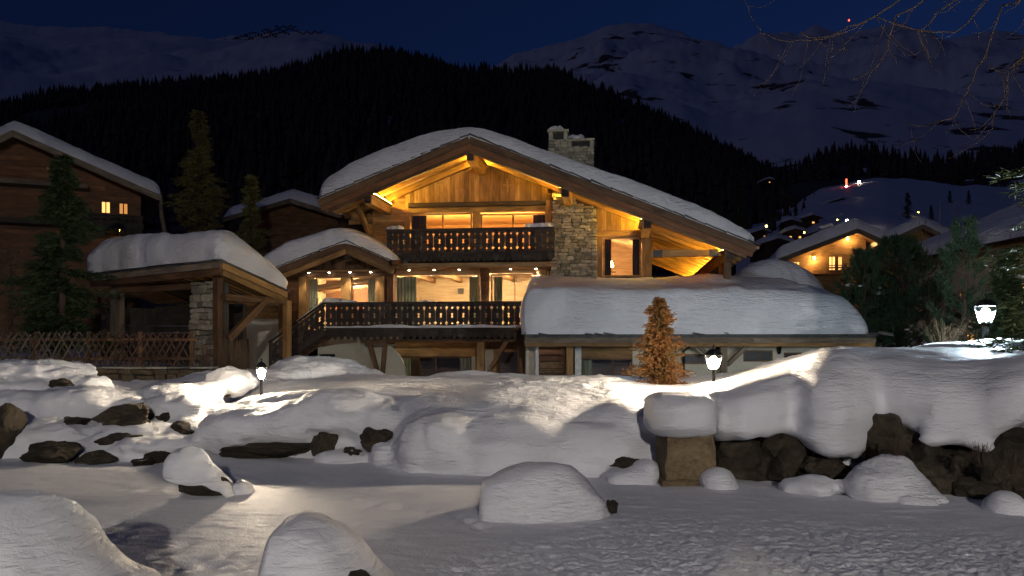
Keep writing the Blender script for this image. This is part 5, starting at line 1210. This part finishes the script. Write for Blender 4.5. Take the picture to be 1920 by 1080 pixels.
vill = [
    (1484, 411, 40, 190, 'snow-roofed village chalet just left above the one with two amber windows', ()),
    (1492, 428, 44, 170, 'village chalet with a pair of small amber windows', ((-.22, .30, .9), (.18, .30, .9))),
    (1430, 430, 34, 185, 'village chalet half hidden behind the right eave tip of the big chalet', ((.1, .3, .6),)),
    (1580, 371, 50, 330, 'topmost village chalet, just below the red light mast', ()),
    (1574, 391, 60, 290, 'village chalet with a long snowy roof beside the yellow lamp', ()),
    (1582, 403, 60, 250, 'village chalet with a long roof under the yellow lamp', ((-.2, .2, .5),)),
    (1556, 424, 56, 210, 'village chalet whose roof meets the pair of white lamps', ((.1, .2, .4),)),
    (1645, 414, 58, 220, 'village chalet directly above the ridge of the lit timber chalet', ()),
    (1680, 397, 54, 260, 'village chalet with one orange window at the foot of the ski slope', ((.05, .35, 1.2),)),
    (1628, 394, 44, 270, 'dark village chalet between the yellow lamp and the orange window', ()),
    (1443, 334, 20, 420, 'lone forest hut with a faint light high among the trees', ((0, .3, .8),)),
    (1525, 402, 40, 240, 'village chalet among the trees left of the long roofs', ((0, .3, .9),)),
    (1535, 432, 50, 175, 'low village chalet close left of the lit timber chalet', ((-.2, .25, .8), (.2, .25, .5))),
    (1612, 428, 44, 190, 'village chalet peeping over the lit timber chalet ridge', ((.1, .2, .8),)),
    (1708, 408, 40, 250, 'small village chalet at the right end of the village', ((-.1, .3, .8),)),
    (1460, 446, 66, 130, 'large dark village house nearest behind the right eave', ()),
]
for i, (px, py, w, d, lb, ws) in enumerate(vill):
    fr = Frame((px - HX) / F * d, d, rng.uniform(-14, 14)); h = w * .16
    wins = [(px + w * (a - .06), py + h + w * b * .55, px + w * (a + .06), py + h + w * (b * .55 + .11), 'win' if s_ > .7 else 'win_dim') for a, b, s_ in ws]
    gable_house('village_chalet', lb, fr, (px, py), (px - w * .5, py + h), (px + w * .5, py + h), -1.2, 9, CZ + (HY - py - w * .55) / F * d, M['far_wood'], .8, wins, .9, 'chalets of the village below the ski slope', .24, nu=24)
# ------------------------------------------------------------------ boulders
def rock_mesh(seed, sub=3, rough=.28, squash=(1, 1, 1)):
    bm = bmesh.new(); bmesh.ops.create_icosphere(bm, subdivisions=sub, radius=1.0)
    P = np.array([v.co[:] for v in bm.verts]); r_ = np.random.default_rng(seed)
    for _ in range(9):                       # flat facets
        n = r_.normal(size=3); n /= np.linalg.norm(n); d = r_.uniform(.55, .85); s = P @ n
        P = P - np.outer(np.clip(s - d, 0, None), n) * .85
    n = fbm(P * 1.6 + seed * 7.7, 4, seed); P = P * (1 + rough * n[:, None])
    for v, p in zip(bm.verts, P): v.co = p
    me = bpy.data.meshes.new('boulder'); bm.to_mesh(me); bm.free()
    return me
def boulder(px, py, d, w, h, dep, label, seed, mat='rock', group=None, tilt=0.0, name='boulder', sub=3):
    c = at(px, py, d); me = rock_mesh(seed, sub); me.materials.append(M[mat])
    o = link(name, me); o.location = c; o.scale = (w / 2 * d / F * 1.12, dep / 2, h / 2 * d / F * 1.12); o.rotation_euler = (0, tilt, 0)
    return tag(o, label, 'boulder', group)
BG_ = 'dark boulders showing through the snow of the left bank'
for i, (px, py, d, w, h, dep, lb, tl) in enumerate([
    (12, 820, 11.75, 46, 90, .8, 'tall dark boulder at the left picture edge of the bank', 0), (98, 850, 11.45, 100, 44, .8, 'broad dark boulder at the pond edge below the left bank', 0),
    (178, 860, 11.35, 64, 24, .5, 'flat dark boulder at the pond edge, second from the left', 0), (240, 786, 12.35, 110, 42, .9, 'long slanting boulder in the middle of the left bank', -.18),
    (222, 822, 11.95, 84, 24, .6, 'low dark boulder below the long slanting one', -.1), (302, 858, 11.5, 44, 22, .5, 'small dark boulder at the pond edge left of the inlet', 0),
    (350, 802, 12.5, 60, 24, .6, 'dark boulder at the right end of the left bank above the inlet', .1), (312, 784, 12.7, 34, 22, .5, 'small dark boulder right of the long slanting one', .2),
    (300, 805, 12.35, 28, 16, .4, 'tiny dark stone between two snow ledges of the left bank', 0), (140, 795, 12.25, 40, 30, .6, 'dark boulder halfway up the left bank, near the long slanting one', 0),
    (62, 748, 13.0, 44, 18, .5, 'pair-shaped dark stone high on the left bank', 0), (125, 722, 13.7, 52, 22, .6, 'dark boulder below the low stone wall', .1), (148, 738, 13.3, 26, 20, .4, 'small dark stone just under the boulder below the stone wall', 0),
    (50, 690, 14.5, 66, 20, .7, 'bare dark boulder at the crest of the left bank under the fence', .12), (105, 686, 14.7, 60, 16, .6, 'long bare boulder at the bank crest beside the stone wall end', -.12),
    (272, 734, 13.9, 26, 10, .4, 'thin dark stone below the lattice fence', 0), (345, 722, 15.4, 20, 10, .4, 'tiny dark stone beside the snow heap near the left lantern', 0), (410, 742, 15.6, 44, 10, .5, 'dark stone under the round snow heap left of the lantern', 0),
    (270, 866, 11.2, 50, 12, .4, 'flat dark stone touching the pond snow below the left bank', 0)]):
    boulder(px, py, d - .10, w, h * 1.1, dep, lb, 20 + i, group=BG_, tilt=tl, sub=4)
BM_ = 'dark boulders under the middle and right bank'
for i, (px, py, d, w, h, dep, lb, tl) in enumerate([
    (500, 842, 11.75, 180, 32, .9, 'long dark boulder under the snow mound in front of the left lantern', 0), (605, 822, 11.72, 46, 64, .6, 'upright dark boulder between two snow lobes right of the left lantern', .1),
    (655, 848, 11.4, 44, 18, .5, 'small dark stone right of the upright boulder', 0), (714, 832, 11.35, 76, 54, .8, 'dark boulder in the notch left of the broad middle bank', 0),
    (1172, 868, 9.98, 60, 20, .5, 'thin dark boulder left of the stone pillar', -.15), (1395, 866, 9.86, 130, 90, 1.0, 'large dark boulder right of the stone pillar', -.08), (1465, 858, 9.8, 90, 80, .9, 'dark boulder under the second snow lobe right of the pillar', 0),
    (1545, 885, 9.45, 90, 60, .8, 'dark boulder under the hanging snow lobe', 0), (1525, 850, 9.75, 60, 70, .7, 'dark boulder behind the hanging snow lobe', .1),
    (1665, 815, 9.35, 80, 80, .8, 'dark boulder at the upper left of the right rock wall', 0), (1720, 850, 9.2, 110, 90, .9, 'dark boulder below the icicle fringe of the right rock wall', 0), (1760, 895, 8.85, 110, 80, .8, 'broad dark boulder low in the right rock wall', 0),
    (1800, 850, 9.1, 110, 80, .9, 'dark boulder in the middle of the right rock wall', 0), (1860, 875, 8.75, 110, 90, .9, 'dark boulder at the right end of the rock wall', 0), (1830, 920, 8.5, 90, 50, .7, 'low dark boulder at the pond edge of the rock wall', 0),
    (1905, 915, 8.4, 90, 80, .8, 'dark boulder cut by the right picture edge', 0), (1905, 830, 8.9, 80, 40, .7, 'flat layered boulder high at the right picture edge', 0), (1700, 905, 8.85, 70, 50, .6, 'dark boulder behind the snow heap at the pond edge', 0)]):
    boulder(px, py, d + (.38 if px > 1340 else .05), w * (1.3 if px > 1340 else 1), h * (1.25 if px > 1340 else 1), dep, lb, 60 + i, group=BM_, tilt=tl, sub=4)
# tan stone pillar
pw = 98 * 9.75 / F; pb = at(1283, 902, 9.75); t = empty('stone_block', (pb.x, pb.y, pb.z - .05), .05, 'squared tan stone block under its own cap of snow in the bank', 'stone block')
def rough_block(name, w, dp, z0, z1, seed, parent, taper=.0):
    bm = bmesh.new(); bmesh.ops.create_cube(bm, size=1.0); bmesh.ops.subdivide_edges(bm, edges=bm.edges[:], cuts=7, use_grid_fill=True)
    P = np.array([v.co[:] for v in bm.verts]); r = np.linalg.norm(P, axis=1); 
    P = P * np.array([w, dp, z1 - z0]) + np.array([0, 0, (z0 + z1) / 2]); f = (P[:, 2] - z0) / (z1 - z0); P[:, 0] *= 1 - taper * f; P[:, 1] *= 1 - taper * f
    P += .036 * np.stack([fbm(P * 5 + k * 9, 4, seed + k) for k in range(3)], 1)
    for v, p in zip(bm.verts, P): v.co = p
    me = bpy.data.meshes.new(name); bm.to_mesh(me); bm.free(); me.materials.append(M['pillar']); return link(name, me, parent)
rough_block('plinth', pw * 1.06, .62, -.1, .11, 3, t); rough_block('block', pw * .92, .56, .10, .60, 8, t, .05)

# snow-capped stones standing in the frozen pond
def cap_mesh(top, bottom, d, ry, mat, name, parent, seed, nu=56, nv=26, rough=.03, o=None):
    """a cap of snow: outline above and below along x (photo pixels at distance d), rounded towards front and back"""
    xs = np.array([p[0] for p in top], float); x0, x1 = xs[0], xs[-1]
    s = np.linspace(0, 1, nu); s = s * .6 + (.5 - .5 * np.cos(np.pi * s)) * .4; px = x0 + (x1 - x0) * s
    ty = lerp_line(top, px); by = np.maximum(lerp_line(bottom, px), ty + .5)
    for _ in range(2): ty[1:-1] = (ty[:-2] + 2 * ty[1:-1] + ty[2:]) / 4
    X = (px - HX) / F * d; ZT = CZ + (HY - ty) / F * d; ZB = CZ + (HY - by) / F * d
    full = np.clip((ZT - ZB) / max(1e-3, (ZT - ZB).max()), .02, 1) ** .5
    th = np.linspace(-np.pi / 2, 1.5 * np.pi, nv * 2, endpoint=False)
    V = []
    for i in range(nu):
        rw = ry * full[i]
        for a in th:
            cy, sz = math.cos(a), math.sin(a)
            yy = rw * math.copysign(abs(cy) ** .8, cy)
            zz = ZB[i] + (ZT[i] - ZB[i]) * (max(0, sz) ** .66 if sz > 0 else 0.0) - (.03 * (-sz) if sz < 0 else 0)
            V.append((X[i], d + yy, zz))
    V = np.array(V); n = fbm(V * 3.5 + seed, 4, seed); V[:, 1] += n * rough * 1.2; V[:, 2] += fbm(V * np.array([2.2, 2.2, 9]) + 3, 3, seed + 2) * rough
    k = len(th); Fc = []
    for i in range(nu - 1):
        for j in range(k): Fc.append((i * k + j, i * k + (j + 1) % k, (i + 1) * k + (j + 1) % k, (i + 1) * k + j))
    Fc.append(tuple(range(k))[::-1]); Fc.append(tuple(range((nu - 1) * k, nu * k)))
    ob = mk(name, V - np.array(o), Fc, mat, parent, True)
    return ob
def pond_stone(label, top, bottom, d, ry, stones, seed, rough=.03):
    b = at((top[0][0] + top[-1][0]) / 2, HY + F * CZ / d, d); t = empty('pond_boulder', (b.x, b.y, 0), 0, label, 'boulder', 'snow-capped boulders in the frozen pond')
    cap_mesh(top, bottom, d, ry, M['snow_bank'], 'snow_cap', t, seed, o=(b.x, b.y, 0), rough=rough)
    for i, (px, py, w, h, dep, dd) in enumerate(stones):
        me = rock_mesh(seed + 5 + i, 3); me.materials.append(M['rock']); o = link('rock', me, t); c = at(px, py, dd); o.location = (c.x - b.x, c.y - b.y, c.z); o.scale = (w / 2 * dd / F * 1.1, dep / 2, h / 2 * dd / F * 1.1)
pond_stone('leaning snow-capped boulder casting a long shadow on the pond', [(317, 872), (320, 850), (332, 839), (350, 837), (370, 846), (395, 868), (415, 888), (432, 908), (442, 930)], [(317, 880), (326, 890), (340, 893), (365, 900), (390, 905), (420, 916), (442, 934)], 8.8, .30,
           [(385, 912, 100, 44, .42, 8.85), (352, 910, 30, 40, .3, 8.85)], 3)
pond_stone('wide snow-covered boulder in the middle of the pond', [(897, 962), (899, 928), (904, 906), (918, 893), (945, 879), (985, 868), (1030, 865), (1065, 870), (1090, 886), (1115, 914), (1135, 944), (1147, 962)], [(897, 966), (1147, 966)], 8.0, .44, [(1149, 950, 22, 30, .22, 7.9)], 13)
pond_stone('rounded snow-covered boulder cut by the bottom edge of the picture', [(500, 1130), (508, 1050), (512, 1005), (530, 980), (560, 968), (600, 972), (640, 990), (670, 1015), (700, 1055), (735, 1085), (770, 1130)], [(500, 1140), (770, 1140)], 5.2, .45, [(668, 1086, 42, 40, .2, 4.78)], 23)
pond_stone('large smooth snow-covered boulder in the bottom left corner', [(-160, 1190), (-140, 1060), (-100, 975), (-40, 932), (20, 925), (70, 938), (120, 972), (165, 1020), (195, 1048), (240, 1065), (280, 1090), (320, 1190)], [(-160, 1210), (320, 1210)], 4.6, .55, [], 33)
dm = cap_mesh([(1368, 532), (1385, 508), (1415, 492), (1455, 486), (1490, 496), (1515, 515), (1528, 532)], [(1368, 640), (1528, 640)], 41, 2.2, M['snow'], 'snow_dome', None, 51, 40, 20, .08, o=(0, 0, 0)); tag(dm, 'smooth dome of snow between the big chalet eave and the lit timber chalet', 'snow mound')
hp = at(459, 918, 8.9); sm = cap_mesh([(428, 934), (440, 905), (455, 898), (468, 906), (480, 930)], [(428, 936), (480, 936)], 8.95, .16, M['snow'], 'snow_drift', None, 44, 24, 14, .01, o=(0, 0, 0)); tag(sm, 'small snow drift leaning on the right side of the leaning pond boulder', 'snow drift')

# ------------------------------------------------------------------ trees
def tri_cloud(pos, dirs, length, width, rnd):
    """thin leaf-like triangles: base at pos, pointing along dirs"""
    n = len(pos); side = np.cross(dirs, rnd.normal(size=(n, 3))); side /= np.linalg.norm(side, axis=1)[:, None] + 1e-9
    a = pos - side * width[:, None] / 2; b = pos + side * width[:, None] / 2; c = pos + dirs * length[:, None]
    return np.stack([a, b, c], 1).reshape(-1, 3)
def conifer(name, label, base, h, r, mat, seed, n_br=220, per=34, leaf=.16, droop=.35, shape=.85, low=.06, group=None, lumpy=.25, snow=0, cat='tree', wid=.32):
    R_ = np.random.default_rng(seed); t = empty(name, base, 0, label, cat, group)
    bend = R_.uniform(-.02, .02, 2) * h
    tube('trunk', t, [(0, 0, -.4), (0, 0, h * .1), (bend[0], bend[1], h * .55), (0, 0, h * .97)], [h * .022 + .02, h * .019 + .015, h * .011 + .008, .006], M['bark'], 8)
    pos = []; dr = []; ln = []
    tw = []
    for i in range(n_br):
        f = low + (1 - low) * (i + R_.uniform(0, 1)) / n_br; f = min(f, .985); az = R_.uniform(0, 2 * np.pi)
        L = r * (1 - f) ** shape * (1 + lumpy * math.sin(az * 2 + f * 19 + seed)) * R_.uniform(.6, 1.18) + .04 * h * .3
        d = np.array([math.cos(az), math.sin(az), 0.0]); s = np.sort(R_.uniform(.12, 1, per)) 
        p = np.array([0, 0, f * h])[None] + d[None] * (s * L)[:, None]; p[:, 2] += -droop * L * s ** 1.5 + .25 * droop * L * s ** 4 + (.12 * L) * s
        sp = R_.normal(size=(per, 3)) * .55; sp[:, 2] = sp[:, 2] * .5 - .12
        q = d[None] * .8 + sp; q /= np.linalg.norm(q, axis=1)[:, None]
        p += R_.normal(size=p.shape) * leaf * .22
        pos.append(p); dr.append(q); ln.append(leaf * R_.uniform(.7, 1.4, per) * (1.15 - .5 * s))
    pos = np.concatenate(pos); dr = np.concatenate(dr); ln = np.concatenate(ln)
    V = tri_cloud(pos, dr, ln, ln * wid, R_)
    mk('crown', V, np.arange(len(V)).reshape(-1, 3), mat, t)
    return t
def pine(name, label, base, h, r, seed, n_t=420, needles=34, nl=.16, group=None, profile=None, mat=None, snowy=0):
    """mountain pine: limbs that turn up into brushes of needles"""
    R_ = np.random.default_rng(seed); t = empty(name, base, 0, label, 'tree', group); mat = mat or M['pineneedle']
    tube('trunk', t, [(0, 0, -.4), (0, 0, h * .3), (.03 * h, 0, h * .7), (0, 0, h * .98)], [h * .024, h * .019, h * .01, .008], M['bark'], 8)
    P = []; D = []; Ln = []; limbs_v = []; limbs_f = []
    prof = profile or (lambda f: (1 - f) ** .6)
    for i in range(n_t):
        f = R_.uniform(.03, 1) ** .9; az = R_.uniform(0, 2 * np.pi); lump = 1 + .30 * math.sin(az * 3 + seed) * math.sin(f * 17 + az + seed)
        rr = r * prof(f) * lump * (R_.uniform(.25, 1) ** .45)
        c = np.array([math.cos(az) * rr, math.sin(az) * rr, f * h * .94 + .1 * rr])
        ax = np.array([math.cos(az) * .55, math.sin(az) * .55, .8]); ax /= np.linalg.norm(ax)
        k = needles; u = R_.uniform(0, 1, k); q = ax[None] * .75 + R_.normal(size=(k, 3)) * .55; q /= np.linalg.norm(q, axis=1)[:, None]
        P.append(c[None] + ax[None] * (u * nl * 1.6)[:, None]); D.append(q); Ln.append(nl * R_.uniform(.7, 1.2, k))
        if i % 4 == 0:
            b = len(limbs_v); v_, f_ = tube_data([(0, 0, max(0, c[2] - rr * .45)), (c[0] * .6, c[1] * .6, c[2] - rr * .12), tuple(c)], [.02 * h * .35, .012 * h * .4, .006], 4); limbs_v += [tuple(x) for x in v_]; limbs_f += [tuple(b + j for j in ff) for ff in f_]
    P = np.concatenate(P); D = np.concatenate(D); Ln = np.concatenate(Ln)
    V = tri_cloud(P, D, Ln, Ln * .16, R_)
    mk('crown', V, np.arange(len(V)).reshape(-1, 3), mat, t); mk('limbs', limbs_v, limbs_f, M['bark'], t)['kind'] = 'stuff'
    for i in range(snowy):
        a = R_.uniform(0, 2 * np.pi); f = R_.uniform(.15, .7); rr = r * prof(f) * .8; bm = bmesh.new(); bmesh.ops.create_icosphere(bm, subdivisions=2, radius=1)
        s = R_.uniform(.05, .11)
        for v in bm.verts: 
            n = 1 + .4 * vnoise(np.array([[v.co.x * 1.5 + i, v.co.y * 1.5, v.co.z * 1.5]]), 7)[0]; v.co = Vector((v.co.x * s * 1.6 * n, v.co.y * s * 1.2 * n, v.co.z * s * .6 * n))
        me = bpy.data.meshes.new('snow_clump'); bm.to_mesh(me); bm.free(); me.materials.append(M['snow']); me.polygons.foreach_set('use_smooth', [True] * len(me.polygons)); o = link('snow_clump', me, t); o.location = (math.cos(a) * rr, -abs(math.sin(a)) * rr, f * h)
    return t
def g_at(px, d): x = (px - HX) / F * d; return (x, d, ground_z(x, d))
def span(py, d): return CZ + (HY - py) / F * d
def tree_to(px, d, top): b = g_at(px, d); return b, span(top, d) - b[2]
b = at(1236, 726, 14.4); conifer('dwarf_spruce', 'small dense rust-coloured dwarf spruce glowing beside a lantern', (b.x, b.y, b.z - .06), 1.56, .50, M['rust'], 5, 300, 62, .066, .10, .62, .03, None, .26, cat='tree', wid=.42)
b, h = tree_to(118, 29, 292); conifer('spruce_tree', 'dark bushy spruce in front of the dark log chalet', b, h, 1.9, M['needle'], 6, 170, 90, .24, .30, .75, .05, None, .3)
b, h = tree_to(372, 56, 208); conifer('spruce_tree', 'tall narrow spruce rising between the dark log chalet and the big chalet', b, h, 3.0, M['larch'], 7, 150, 80, .40, .38, .85, .08, None, .3)
b, h = tree_to(470, 48, 328); conifer('spruce_tree', 'small yellow-lit spruce before the snowy roof behind the bay', b, h, 2.0, M['larch'], 8, 100, 60, .32, .34, .95, .1, None, .4)
b, h = tree_to(20, 33, 470); conifer('bare_shrub', 'brownish bare shrub at the left edge behind the fence', b, h, 1.1, M['twig'], 18, 90, 26, .3, -.5, .3, .05, None, .3, cat='shrub', wid=.08)
b, h = tree_to(1684, 35, 440); pine('pine_tree', 'broad dark green pine beyond the right end of the annex', b, h, 2.3, 9, 620, 40, .20, profile=lambda f: min(1, (1.02 - f) * 1.6) ** .7 * (1 if f > .15 else .9), snowy=4)
b, h = tree_to(1618, 34, 465); pine('pine_tree', 'pine with a double head at the annex snow, left of the broad pine', b, h, 1.15, 10, 300, 40, .19, profile=lambda f: min(1, (1.02 - f) * 1.8) ** .7, snowy=4)
b, h = tree_to(1740, 33, 540); pine('pine_tree', 'low spreading pine at the right foot of the broad pine', b, h, 1.7, 11, 260, 38, .19, profile=lambda f: min(1, (1.05 - f) * 1.5) ** .6, snowy=2)
b, h = tree_to(1808, 25, 405); pine('pine_tree', 'slender open pine with stepped branches left of the cold lantern', b, h, 1.15, 12, 170, 38, .17, profile=lambda f: (1 - f) ** .8 * (.55 + .45 * abs(math.sin(f * 15))) + .05)
b = at(2050, 740, 12.5); conifer('spruce_tree', 'bright green spruce reaching in at the right edge beside the cold lantern', (b.x, b.y, b.z), 4.6, 1.9, M['needle'], 13, 150, 130, .16, .3, .55, .08, None, .3, wid=.2)
b, h = tree_to(1890, 27, 470); conifer('spruce_tree', 'dim spruce behind the cold lantern in front of the cream house', b, h, 1.2, M['needle'], 14, 160, 30, .24, .3, .8, .05)
for i, (px, py, d, top, lb) in enumerate([(1781, 388, 300, 358, 'lone dark spruce on the ski slope, left of a similar one'), (1816, 386, 300, 357, 'lone dark spruce on the ski slope, nearest the right edge'), (1702, 412, 240, 362, 'dark spruce beside the village chalet with the orange window'), (1746, 420, 230, 385, 'small spruce above the rear snowy roof'), (1385, 425, 120, 345, 'tall dim spruce above the right eave of the big chalet'), (1345, 410, 130, 352, 'dim spruce above the snow of the right roof slope')]):
    b = at(px, py, d); hh = (py - top) / F * d; conifer('far_spruce', lb, tuple(b), hh, hh * .22, M['needle'], 40 + i, 90, 18, hh * .06, .25, .8, .03, 'single spruces on the slopes')
# bare tree whose twigs hang into the picture, top right
bt = empty('bare_larch', (7.0, 4.6, 0), 0, 'bare larch twigs hanging in from the top right corner', 'tree')
tube('trunk', bt, [(0, 0, -.3), (.05, .05, 1.5), (-.05, .1, 3.2), (.1, .1, 5.5), (.1, .2, 7)], [.17, .14, .11, .07, .03], M['bark'], 10)
RR = np.random.default_rng(5)
def twig_path(p0, p1, sag, n=14, wob=.03):
    p0 = np.array(p0); p1 = np.array(p1); s = np.linspace(0, 1, n)[:, None]; P = p0 + (p1 - p0) * s; P[:, 2] -= sag * np.sin(np.pi * s[:, 0]); P[1:-1] += np.cumsum(RR.normal(size=(n - 2, 3)) * wob * .35, 0) * np.sin(np.pi * s[1:-1]); return P
O_ = np.array([7.0, 4.6, 0]); tv = []; tf = []
def add_twig(P, r0, r1):
    b = len(tv); v_, f_ = tube_data([tuple(p) for p in P], list(np.linspace(r0, r1, len(P))), 5); tv.extend(tuple(x) for x in v_); tf.extend(tuple(b + j for j in ff) for ff in f_)
def W3(px, py, d): return np.array(at(px, py, d)) - O_
stems = [((1900, -60), [(1850, 0), (1790, 60), (1640, 30), (1500, 75), (1430, 62), (1395, 0)], 5.0), ((1760, -80), [(1700, -10), (1590, 50), (1540, 70), (1500, 60)], 4.9), ((1960, -40), [(1880, 10), (1830, 130), (1800, 200), (1770, 225), (1700, 230)], 4.8), ((1990, 20), [(1920, 90), (1890, 140), (1865, 210), (1855, 245)], 4.9),
         ((1800, -60), [(1680, 30), (1640, 130), (1600, 148)], 5.2), ((1850, -40), [(1760, 20), (1720, 60), (1745, 120)], 5.1), ((1980, -20), [(1930, 100), (1900, 125), (1850, 122)], 4.7)]
for st_, pts_, d in stems:
    prev = W3(*st_, d)
    trunk_pt = np.array([.1, .15, prev[2] + .25])
    add_twig(twig_path(trunk_pt, prev, -.1, 8, .02), .016, .008)
    r = .0065
    for i, q in enumerate(pts_):
        p = W3(q[0], q[1], d + RR.uniform(-.25, .25)); P = twig_path(prev, p, .02, 8, .015); add_twig(P, r, r * .8); 
        for k in range(2):
            s = P[RR.integers(1, 7)]; e = s + np.array([RR.uniform(-.25, .2), RR.uniform(-.2, .2), RR.uniform(-.32, -.04)]); add_twig(twig_path(s, e, .03, 6, .02), r * .45, .0012)
        prev = p; r *= .8
mk('twigs', tv, tf, M['bark'], bt, True)

# dry shrubs and grass
def tuft(name, label, base, n, h, spread, mat, seed, droop=.3, r0=.004, cat='shrub', group=None):
    R_ = np.random.default_rng(seed); V = []; Fc = []
    for i in range(n):
        az = R_.uniform(0, 6.28); L = h * R_.uniform(.55, 1.1); s = spread * R_.uniform(.2, 1); p0 = np.array([math.cos(az) * s * .15, math.sin(az) * s * .15, -.05]); p1 = np.array([math.cos(az) * s * .6, math.sin(az) * s * .6, L]); p2 = np.array([math.cos(az) * s, math.sin(az) * s, L * (1 - droop * R_.uniform(.6, 1.4))])
        b = len(V); v_, f_ = tube_data([tuple(p0), tuple(p1), tuple(p2)], [r0, r0 * .8, r0 * .4], 3); V += [tuple(x) for x in v_]; Fc += [tuple(b + j for j in ff) for ff in f_]
    o = mk(name, V, Fc, mat, None); o.location = base
    return tag(o, label, cat, group)
b = at(440, 700, 24.5); tuft('dry_shrub', 'dry brown hanging shrub before the cellar door', (b.x, b.y, b.z), 260, .95, .75, M['twig'], 3, .95, .0045)
b = at(383, 700, 24); tuft('dry_shrub', 'sparse dry shrub at the foot of the stone pillar', (b.x, b.y, b.z), 70, .8, .4, M['twig'], 4, .5, .004)
for i, (px, py, d, lb) in enumerate([(1900, 880, 8.1, 'dry grass tuft at the right picture edge on the rock wall'), (1840, 865, 8.3, 'dry grass tuft between the boulders of the right rock wall'), (1680, 850, 8.9, 'dry grass tuft under the icicle fringe')]):
    b = at(px, py, d); tuft('dry_grass', lb, (b.x, b.y, b.z), 60, .17, .18, M['bark'], 60 + i, 1.1, .0022, 'grass', 'dry grass tufts on the rock wall')
tuft('dry_shrub', 'faint bare bush below the broad pine behind the snow crest', tuple(at(1770, 655, 20)), 46, .7, .9, M['twig'], 8, .3, .004)
tuft('dry_shrub', 'bare slender sapling before the cream house roof', g_at(1752, 30), 9, 5.0, 1.4, M['bark'], 9, .05, .012)

# ------------------------------------------------------------------ far lamps, mast, avalanche barriers
def far_lamp(label, px, py, d, h, s, mat, name='street_lamp'):
    b = at(px, py, d); t = empty(name, (b.x, b.y, b.z - h), 0, label, 'lamp', 'lamps of the village and the ski slope')
    tube('post', t, [(0, 0, -1), (0, 0, h)], [s * .25, s * .2], M['iron'], 6); tube('lamp_head', t, [(0, 0, h - s * .5), (0, 0, h - s * .2), (0, 0, h + s * .2), (0, 0, h + s * .5)], [s * .3, s * .55, s * .55, s * .3], mat, 10)
far_lamp('bright white floodlight on the ski slope beside the red mast', 1611, 341, 400, 5, 1.0, M['spark']); far_lamp('left one of the pair of white village lamps', 1588, 414, 200, 3, .55, M['spark']); far_lamp('right one of the pair of white village lamps', 1600, 414, 200, 3, .55, M['spark'])
far_lamp('yellow lamp beside the long snowy village roofs', 1598, 388, 280, 3, .7, M['spark_y']); far_lamp('faint lamp behind the right eave tip of the big chalet', 1437, 424, 170, 3, .4, M['spark_y']); far_lamp('small lamp among the lowest village houses', 1570, 412, 205, 3, .3, M['spark_y'])
far_lamp('tiny warm lamp by the pair of amber village windows', 1508, 436, 165, 3, .28, M['spark_y']); far_lamp('tiny warm lamp at the village edge under the ski slope', 1660, 404, 240, 3, .35, M['spark_y'])
far_lamp('tiny warm lamp between the topmost village chalets', 1560, 384, 300, 3, .4, M['spark_y']); far_lamp('tiny warm lamp above the rear snowy roof', 1722, 398, 250, 3, .35, M['spark_y'])
b = at(1587, 352, 395); t = empty('light_mast', tuple(b), 0, 'thin mast glowing red on the ski slope', 'mast'); tube('light_tube', t, [(0, 0, .8), (0, 0, 4.0)], [.32, .32], M['spark_r'], 8); tube('lamp_foot', t, [(0, 0, -1.5), (0, 0, .4)], [.12, .12], M['iron'], 6); tube('white_lamp', t, [(0, 0, .0), (0, 0, .7)], [.35, .35], M['spark'], 8)
b = at(1592, 38, 2990); t = empty('beacon_mast', (b.x, b.y, b.z - 45), 0, 'mast with a red beacon on the right mountain crest', 'mast'); tube('post', t, [(0, 0, -20), (0, 0, 45)], [.6, .4], M['iron'], 5); tube('beacon', t, [(0, 0, 43), (0, 0, 47)], [2.0, 2.0], M['spark_r'], 8)
b = at(1628, 62, 2960); t = empty('summit_station', tuple(b), 0, 'tiny white light of a station on the right mountain crest', 'building'); mbox('wall', t, [(-6, 6, -4, 6, -12, 2)], M['iron']); mbox('lit_window', t, [(-4, 4, -4.3, -4.01, -2, 1)], M['spark'])
for i, (x0, y0, x1, y1) in enumerate([(378, 92, 462, 92), (382, 86, 480, 88), (388, 80, 495, 80), (420, 75, 505, 74), (440, 69, 520, 68), (460, 63, 545, 62), (490, 57, 560, 56), (515, 51, 556, 50), (560, 62, 606, 60)]):
    d = 2450; p = at(x0, y0, d); q = at(x1, y1, d); c = (p + q) / 2; t = empty('avalanche_barrier', tuple(c), 0, ['lowest', 'second lowest', 'third lowest', 'fourth lowest', 'middle', 'fourth highest', 'third highest', 'topmost', 'separate right-hand'][i] + ' row of avalanche barriers on the left mountain', 'barrier', 'avalanche barrier rows on the left mountain')
    n = 16
    for k in range(n):
        f = k / (n - 1); m_ = p.lerp(q, f) - c; m2 = p.lerp(q, min(1, f + .8 / n)) - c; j = 3 * math.sin(k * 1.3 + i)
        beam('barrier_panel', t, (m_.x, m_.y, m_.z + j), (m2.x, m2.y, m2.z + j), 1.0, 5.0, M['far_wood'])
